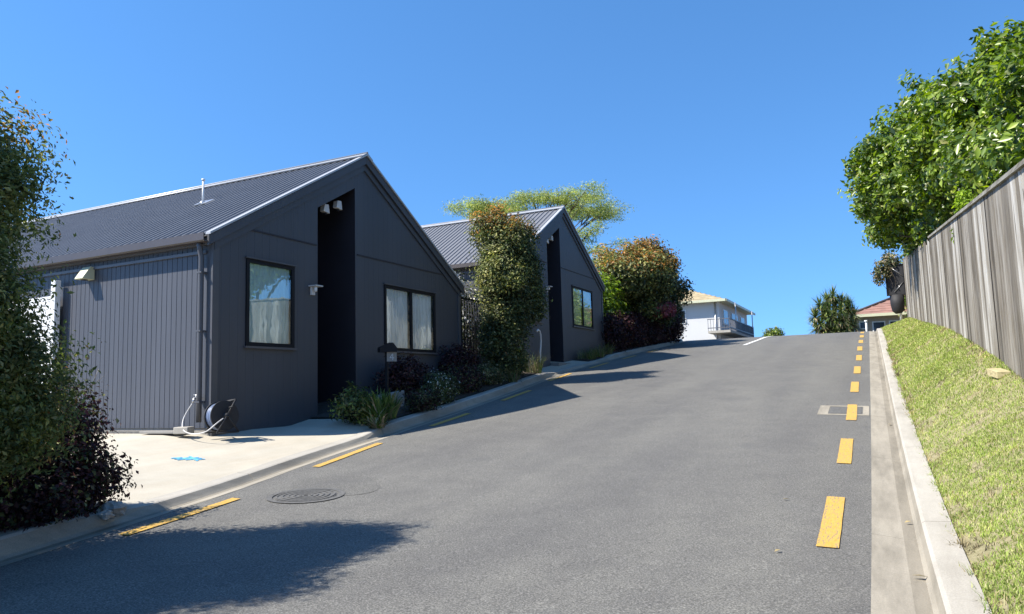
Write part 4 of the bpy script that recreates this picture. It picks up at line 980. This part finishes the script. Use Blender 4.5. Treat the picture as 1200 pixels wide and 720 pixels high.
# black panel on white post past the fence end
pz=float(gz(1.05,35.4))
pn=empty('black_panel',(1.05,35.4,pz),'black framed panel above a rounded dark hood on a white post past the fence end','panel')
b=MB(); x0,x1,yy=.72,1.36,35.0
b.box(x0,x1,yy,yy+.03,pz+1.13,pz+2.38); b.build('board',M['blackplastic'],pn)
b=MB()
for (a,c,d,e_) in ((x0-.04,x0,pz+1.09,pz+2.42),(x1,x1+.04,pz+1.09,pz+2.42),(x0,x1,pz+1.09,pz+1.13),(x0,x1,pz+2.38,pz+2.42)): b.box(a,c,yy-.03,yy+.05,d,e_)
b.build('frame',M['black'],pn)
b=MB(); b.tube([(x0+.2,yy-.02,pz+2.28),(x1-.02,yy-.02,pz+1.9)],.012,5); b.build('brace',M['steel'],pn)
b=MB(); b.tube([(x0+.25,yy-.02,pz+1.22),(x1-.02,yy-.02,pz+1.65)],.012,5); b.build('brace',M['steel'],pn)
b=MB(); b.tube([(1.06,35.15,pz+1.12),(1.06,35.15,pz+.75),(1.07,35.15,pz+.45),(1.08,35.15,pz+.33)],[.27,.27,.23,.12],20); b.build('hood',M['blackplastic'],pn)
b=MB(); b.tube([(1.15,35.15,pz-.1),(1.15,35.15,pz+1.6)],.05,12); b.build('post',M['white'],pn)

# ------------------------------------------------------------------ verge grass
def grass():
    P=[]
    for (ya,yb,x0,x1,dens) in ((1.2,4.5,.34,1.5,15000),(4.5,8,.34,1.5,9500),(8,14,.34,1.5,4500),(14,24,.34,1.5,2200),(24,40,.34,1.5,900)):
        n=int((yb-ya)*(x1-x0)*dens); P.append(np.stack([RNG.uniform(x0,x1,n),RNG.uniform(ya,yb,n)],1))
    P=np.concatenate(P)
    edge=.352+.022*np.sin(P[:,1]*7.3)+.014*np.sin(P[:,1]*19.1+1)+.012*np.sin(P[:,1]*41)
    P=P[P[:,0]>edge]
    ne=2600; ye=np.repeat(RNG.uniform(1.2,22,ne//13),13)+RNG.normal(0,.025,ne//13*13); P=np.concatenate([P,np.stack([.368+RNG.normal(0,.018,len(ye)),ye],1)]); isedge=np.zeros(len(P),bool); isedge[-len(ye):]=True; n=len(P); x,y=P[:,0],P[:,1]
    # tufts: shift blades toward local centres
    cell=.05; hx=np.floor(x/cell);hy=np.floor(y/cell); hsh=np.modf(np.sin(hx*127.1+hy*311.7)*43758.5)[0]
    W=[(RNG.uniform(-9,9),RNG.uniform(-7,7),RNG.uniform(0,6.28)) for _ in range(14)]; pn=sum(np.sin(a_*x+b_*y+c_) for a_,b_,c_ in W)/2.65
    W2=[(RNG.uniform(-30,30),RNG.uniform(-25,25),RNG.uniform(0,6.28)) for _ in range(14)]; pf=sum(np.sin(a_*x+b_*y+c_) for a_,b_,c_ in W2)/2.65
    keep=(pn*.6+pf*.8<1.15)|(RNG.uniform(0,1,n)<.25); keep&=~((x<.47)&(pf>.4)&(RNG.uniform(0,1,n)<.6))
    keep|=isedge; P,x,y,pn,pf,hsh,isedge=P[keep],x[keep],y[keep],pn[keep],pf[keep],hsh[keep],isedge[keep]; n=len(x)
    z=bank(x,y)-.014; far_=np.clip(y/9,.9,3.2)
    a=RNG.uniform(0,6.283,n); d=np.stack([np.cos(a),np.sin(a)],1); l=(.014+.020*np.abs(hsh)+RNG.uniform(0,.012,n)+.010*np.clip(pf,0,1.5))*np.clip(far_,.9,1.5)*np.where(isedge,2.0,1.)
    w=.0026*far_*RNG.uniform(.7,1.3,n); lean=RNG.uniform(.15,1.15,n)
    B=np.stack([x,y,z],1); s=np.stack([-d[:,1],d[:,0],np.zeros(n)],1)*w[:,None]
    dirv=np.concatenate([d*np.sin(lean)[:,None],np.cos(lean)[:,None]],1)
    mid=B+dirv*l[:,None]*.55; tip=mid+np.concatenate([d*np.sin(lean+.5)[:,None],np.cos(lean+.5)[:,None]],1)*l[:,None]*.5
    V=np.stack([B-s,B+s,mid+s*.8,tip,mid-s*.8],1).reshape(-1,3); i=np.arange(n)*5
    F=np.concatenate([np.stack([i,i+1,i+2],1),np.stack([i,i+2,i+4],1),np.stack([i+4,i+2,i+3],1)])
    u=pn*.7+pf*.5+RNG.normal(0,.6,n)+np.where(x<.47,.8,0)+np.clip((x-1.2)*3,0,.8); dry=u>1.3
    mi=dry.astype(int); mi=np.concatenate([mi,mi,mi])
    tag(np_mesh('grass',V,F,[L['grass'],L['tan']],mi),'short yellow-green lawn grass covering the bank below the fence','grass',kind='stuff')
grass()
# fallen leaves on the asphalt
for i,(x,y,s) in enumerate(((-.62,4.9,.03),(-.72,6.4,.03),(.14,4.7,.045),(.12,10.9,.05),(.13,6.0,.03))):
    b=MB(); a=random.uniform(0,6.28); z=float(zroad(x,y))+(.012 if x<-.1 else .0); c=Vector((x,y,z)); d=Vector((math.cos(a),math.sin(a),0))*s; n_=Vector((-d.y,d.x,0))*.4
    b.add([c-d,c-n_+Vector((0,0,.008)),c+d+Vector((0,0,.006)),c+n_+Vector((0,0,.01))],[(0,1,2),(0,2,3)])
    tag(b.build('fallen_leaf',L['deadleaf']),['tiny dry leaf lying between the first two yellow dashes','tiny dry leaf lying left of the second yellow dash','curled dry leaf lying low in the right channel','dry leaf lying farthest up the right channel','small dry leaf midway in the right channel'][i],'leaf','fallen leaves')

# ------------------------------------------------------------------ houses and plants past the crest
wh=empty('white_house',(-12.,54.,2.6),'white rendered house with a pale tiled hip roof and balcony beyond the crest','house')
xc=-9.04; yf=50.
b=MB(); b.box(-20,xc,yf,62,2.2,6.40); b.build('wall',M['rendered'],wh)
b=MB(); e0=6.42
V=[(-20.6,yf-.55,e0),(xc+.55,yf-.55,e0),(xc+.55,62.5,e0),(-20.6,62.5,e0),(-18.,53.5,e0+1.45),(xc-3.2,53.5,e0+1.45),(xc-3.2,58,e0+1.45),(-18,58,e0+1.45)]
def hip(b,V):
    b.add(V,[(0,1,5,4),(1,2,6,5),(2,3,7,6),(3,0,4,7),(4,5,6,7)])
hip(b,V); rf=b.build('roof',M['tile_pale'],wh)
def childof(o,p,root): return under(o,p)
b=MB()
for i in range(1,9):
    t=i/9; A=Vector(V[0]).lerp(Vector(V[4]),t); B=Vector(V[1]).lerp(Vector(V[5]),t); b.obox((A+B)/2+Vector((0,0,.02)),(B-A)/2,(0,.03,.012),(0,0,.02))
    A=Vector(V[1]).lerp(Vector(V[5]),t); B=Vector(V[2]).lerp(Vector(V[6]),t); b.obox((A+B)/2+Vector((0,0,.02)),(B-A)/2,(.03,0,-.012),(0,0,.02))
x=-20.
while x<xc-3.3:
    t=0; b.obox((x,yf+1.2,e0+.66),(.02,0,0),(0,1.6,.58),(0,0,.03)); x+=.42
childof(b.build('tile_courses',M['tile_red'] if False else M['tile_pale'],wh),rf,wh)
b=MB()
b.box(-20.6,xc+.6,yf-.62,yf-.55,e0-.12,e0+.04); b.box(xc+.55,xc+.62,yf-.62,62.5,e0-.12,e0+.04); b.box(-20.5,xc+.54,yf-.54,62.4,e0-.06,e0-.02)
childof(b.build('gutter',M['cream'],wh),rf,wh)
def winbox(root,x0,x1,y0,y1,z0,z1,ax):
    f=MB(); g=MB()
    if ax=='y': f.box(x0,x1,y0-.05,y0-.002,z0,z1); g.box(x0+.07,x1-.07,y0-.07,y0-.051,z0+.07,z1-.07)
    else: f.box(x0+.002,x0+.05,y0,y1,z0,z1); g.box(x0+.051,x0+.07,y0+.07,y1-.07,z0+.07,z1-.07)
    fo=f.build('window',M['white'],root); go=g.build('pane',M['darkglass'],root); under(go,fo)
winbox(wh,-11.75,-11.25,yf,yf,5.0,5.95,'y'); winbox(wh,xc,xc,51.2,52.9,4.9,5.95,'x'); winbox(wh,xc,xc,54.4,57.,4.5,5.95,'x'); winbox(wh,xc,xc,58.4,60.2,4.9,5.95,'x')
b=MB(); b.tube([(xc-.25,yf-.05,6.35),(xc-.25,yf-.05,2.3)],.05,8); b.tube([(xc+.9,51.,6.3),(xc+.9,51.,4.3)],.04,8); b.tube([(xc+.9,58.5,6.3),(xc+.9,58.5,4.3)],.04,8); b.build('pipe_post',M['steel'],wh)
b=MB(); bx0,bx1,by0,by1=-9.5,-8.08,48.2,58.5
b.box(xc+.003,bx1,yf,by1,4.15,4.30); b.box(bx0,bx1,by0,yf-.003,4.15,4.30); bal=b.build('balcony',M['kerb_top'],wh)
b=MB()
for z in (4.45,5.02): b.box(bx0,bx1,by0,by0+.05,z,z+.05); b.box(bx1-.05,bx1,by0+.05,by1,z,z+.05)
n=9
for i in range(n): x=bx0+.03+i*(bx1-bx0-.06)/(n-1); b.box(x-.012,x+.012,by0+.012,by0+.038,4.3,5.02)
for i in range(60): y=by0+.1+i*(by1-by0-.15)/59; b.box(bx1-.038,bx1-.012,y-.012,y+.012,4.3,5.02)
for i in range(6): y=by0+.02+i*(by1-by0-.06)/5; b.box(bx1-.06,bx1+.0,y,y+.06,4.16,5.10)
childof(b.build('railing',M['lighttrim'],wh),bal,wh)

rh=empty('red_roofed_house',(3.,56.,2.4),'low brick house with a terracotta hip roof behind the spiky plant','house')
b=MB(); b.box(-.85,12,52.,62,1.8,4.95); b.build('wall',M['brick'],rh)
b=MB(); V=[(-1.35,51.5,4.98),(12.5,51.5,4.98),(12.5,62.5,4.98),(-1.35,62.5,4.98),(4.0,57,7.3),(7.,57,7.3),(7.,57.02,7.3),(4.,57.02,7.3)]; hip(b,V); rf=b.build('roof',M['tile_red'],rh)
b=MB()
for i in range(1,12):
    t=i/12; A=Vector(V[0]).lerp(Vector(V[4]),t); B=Vector(V[1]).lerp(Vector(V[5]),t); b.obox((A+B)/2+Vector((0,0,.02)),(B-A)/2,(0,.03,.012),(0,0,.02))
childof(b.build('tile_courses',M['tile_red'],rh),rf,rh)
b=MB(); b.tube([Vector(V[0])+Vector((0,0,.05)),Vector(V[4])+Vector((0,0,.05))],.08,8); childof(b.build('hip_ridge',M['gutter'],rh),rf,rh)
b=MB(); b.box(-1.35,12.5,51.43,51.5,4.84,5.02); b.box(-1.3,12.4,51.52,52.4,4.9,4.95); childof(b.build('gutter',M['cream'],rh),rf,rh)
for x in (.05,1.0,2.2): winbox(rh,x,x+.75,52.,52.,3.6,4.55,'y')
winbox(rh,-.7,-.2,52,52,4.1,4.6,'y')
b=MB(); b.tube([(-.28,49.,3.0),(-.28,49.,4.35)],.05,8); b.tube([(-.28,49.,4.35),(-.28,49.,4.45)],.09,8); tag(b.build('bollard',M['white']),'short white post with a black-capped top in front of the red-roofed house','post')

b=MB(); y=50.8
for i in range(14): b.box(-2.9+.15*i,-2.765+.15*i,y,y+.03,2.4,4.55)
tag(b.build('board_fence',M['fencedark']),'dark low board fence between the spiky plant and the red-roofed house','fence')
# spiky yucca clump at the crest
yx,yy,yz=-1.75,43.,3.2
yc_=empty('yucca_clump',(yx,yy,yz),'spiky many-headed yucca clump on the crest of the road','plant')
U=Vector((.9,.44,0)); heads=[(-.5,-.3,.35),(.1,-.4,.3),(.6,-.3,.4),(-.95,-.1,.5),(.95,-.1,.6),(-.2,-.4,1.1),(.35,-.4,.9),(-.6,0,1.3),(.75,0,1.5),(0,.0,2.25),(-.75,.1,1.75),(.78,.1,1.7),(-1.05,0,1.15),(1.0,0,1.2),(-.35,-.2,1.45),(.4,-.25,1.4),(0,-.35,.9),(-.75,-.2,.75),(.7,-.25,.72),(.1,.3,1.8),(-.3,.1,2.0),(.45,.1,1.95)]
b=MB(); V=[];F=[];MI=[]
stem=MB()
for (hu,hf,hz) in heads:
    c=Vector((yx,yy,yz))+U*hu+Vector((0,hf,hz)); stem.tube([(yx+U.x*hu*.3,yy+U.y*hu*.3,yz-.3),((yx+c.x)/2,(yy+c.y)/2,yz+hz*.5),c],[.10,.08,.06],8)
    for i in range(120):
        ct_=random.uniform(-.75,1); a=random.uniform(0,6.283); st=math.sqrt(1-ct_*ct_); d=Vector((st*math.cos(a),st*math.sin(a),ct_)); l=random.uniform(.5,.8)
        s=d.cross(Vector((0,0,1))); s=(s.normalized() if s.length>.01 else Vector((1,0,0)))*.026; m=c+d*l*.5; t=c+d*l+Vector((0,0,-.10 if ct_<.5 else -.02))
        b.mi=1 if (ct_<-.35 and random.random()<.6) else 0
        b.add([c-s*.6,c+s*.6,m+s,t,m-s],[(0,1,2,4),(4,2,3)])
stem.build('stem',M['bark'],yc_); b.build('leaves',[L['yucca'],L['deadleaf']],yc_)
z=float(gz(-5.0,43)); e=empty('round_shrub',(-5.,44.,z),'small round green shrub just showing over the crest left of the yucca','shrub')
o,cc=crown('foliage',e,[(-5.05,44.,3.55,.5,.45,.34)],160,14,.1,.10,[L['bright'],L['lilly_yel']],lambda C:(RNG.uniform(0,1,len(C))<.3),asp=.5); limbs('stem',e,(-5.05,44.,3.0),(-5.05,44,3.8),.04,cc,M['bark'],10,60)

# ------------------------------------------------------------------ sky, sun, camera
SUN=Vector((-.645,-.61,1.)).normalized()
el=math.asin(SUN.z); az=math.atan2(SUN.x,SUN.y)
w=bpy.data.worlds.new('World'); SC.world=w; w.use_nodes=True; nt=w.node_tree; nt.nodes.clear()
sk=nt.nodes.new('ShaderNodeTexSky'); sk.sky_type='NISHITA'; sk.sun_disc=False; sk.sun_elevation=el; sk.sun_rotation=az
sk.altitude=60; sk.air_density=.85; sk.dust_density=.05; sk.ozone_density=4.0
tc=nt.nodes.new('ShaderNodeTexCoord'); va=nt.nodes.new('ShaderNodeVectorMath'); va.operation='ADD'; va.inputs[1].default_value=(0,0,.20); vn=nt.nodes.new('ShaderNodeVectorMath'); vn.operation='NORMALIZE'
nt.links.new(tc.outputs['Generated'],va.inputs[0]); nt.links.new(va.outputs[0],vn.inputs[0]); nt.links.new(vn.outputs[0],sk.inputs[0])
bg=nt.nodes.new('ShaderNodeBackground'); bg.inputs['Strength'].default_value=.15
hs=nt.nodes.new('ShaderNodeHueSaturation'); hs.inputs['Saturation'].default_value=1.17; hs.inputs['Hue'].default_value=.497; nt.links.new(sk.outputs[0],hs.inputs['Color'])
wo=nt.nodes.new('ShaderNodeOutputWorld'); nt.links.new(hs.outputs[0],bg.inputs[0]); nt.links.new(bg.outputs[0],wo.inputs[0])
ld=bpy.data.lights.new('sun','SUN'); ld.energy=4.9; ld.angle=R(.53); ld.color=(1.,.94,.85)
lo=bpy.data.objects.new('sun',ld); COL.objects.link(lo); lo.rotation_euler=SUN.to_track_quat('Z','Y').to_euler(); lo.location=(-20,-20,30)

cam=bpy.data.cameras.new('camera'); cam.sensor_width=36; cam.lens=863/1200*36; cam.clip_start=.05; cam.clip_end=4000
co=bpy.data.objects.new('camera',cam); COL.objects.link(co)
def ray(px,py):
    v=Vector((px-600.,-(py-360.),-863.)); return v.normalized()
yv=ray(1026,441); lv=ray(-1175,503); lv=(lv-yv*lv.dot(yv)).normalized(); xv=-lv; zv=xv.cross(yv)
Rm=Matrix((xv,yv,zv)); co.matrix_world=Matrix.Translation((0,0,1.1))@Rm.to_4x4()
SC.camera=co
SC.view_settings.view_transform='Standard'; SC.view_settings.look='None'; SC.view_settings.exposure=1.02; SC.view_settings.gamma=1; SC.view_settings.use_curve_mapping=False
SC.render.engine='CYCLES'
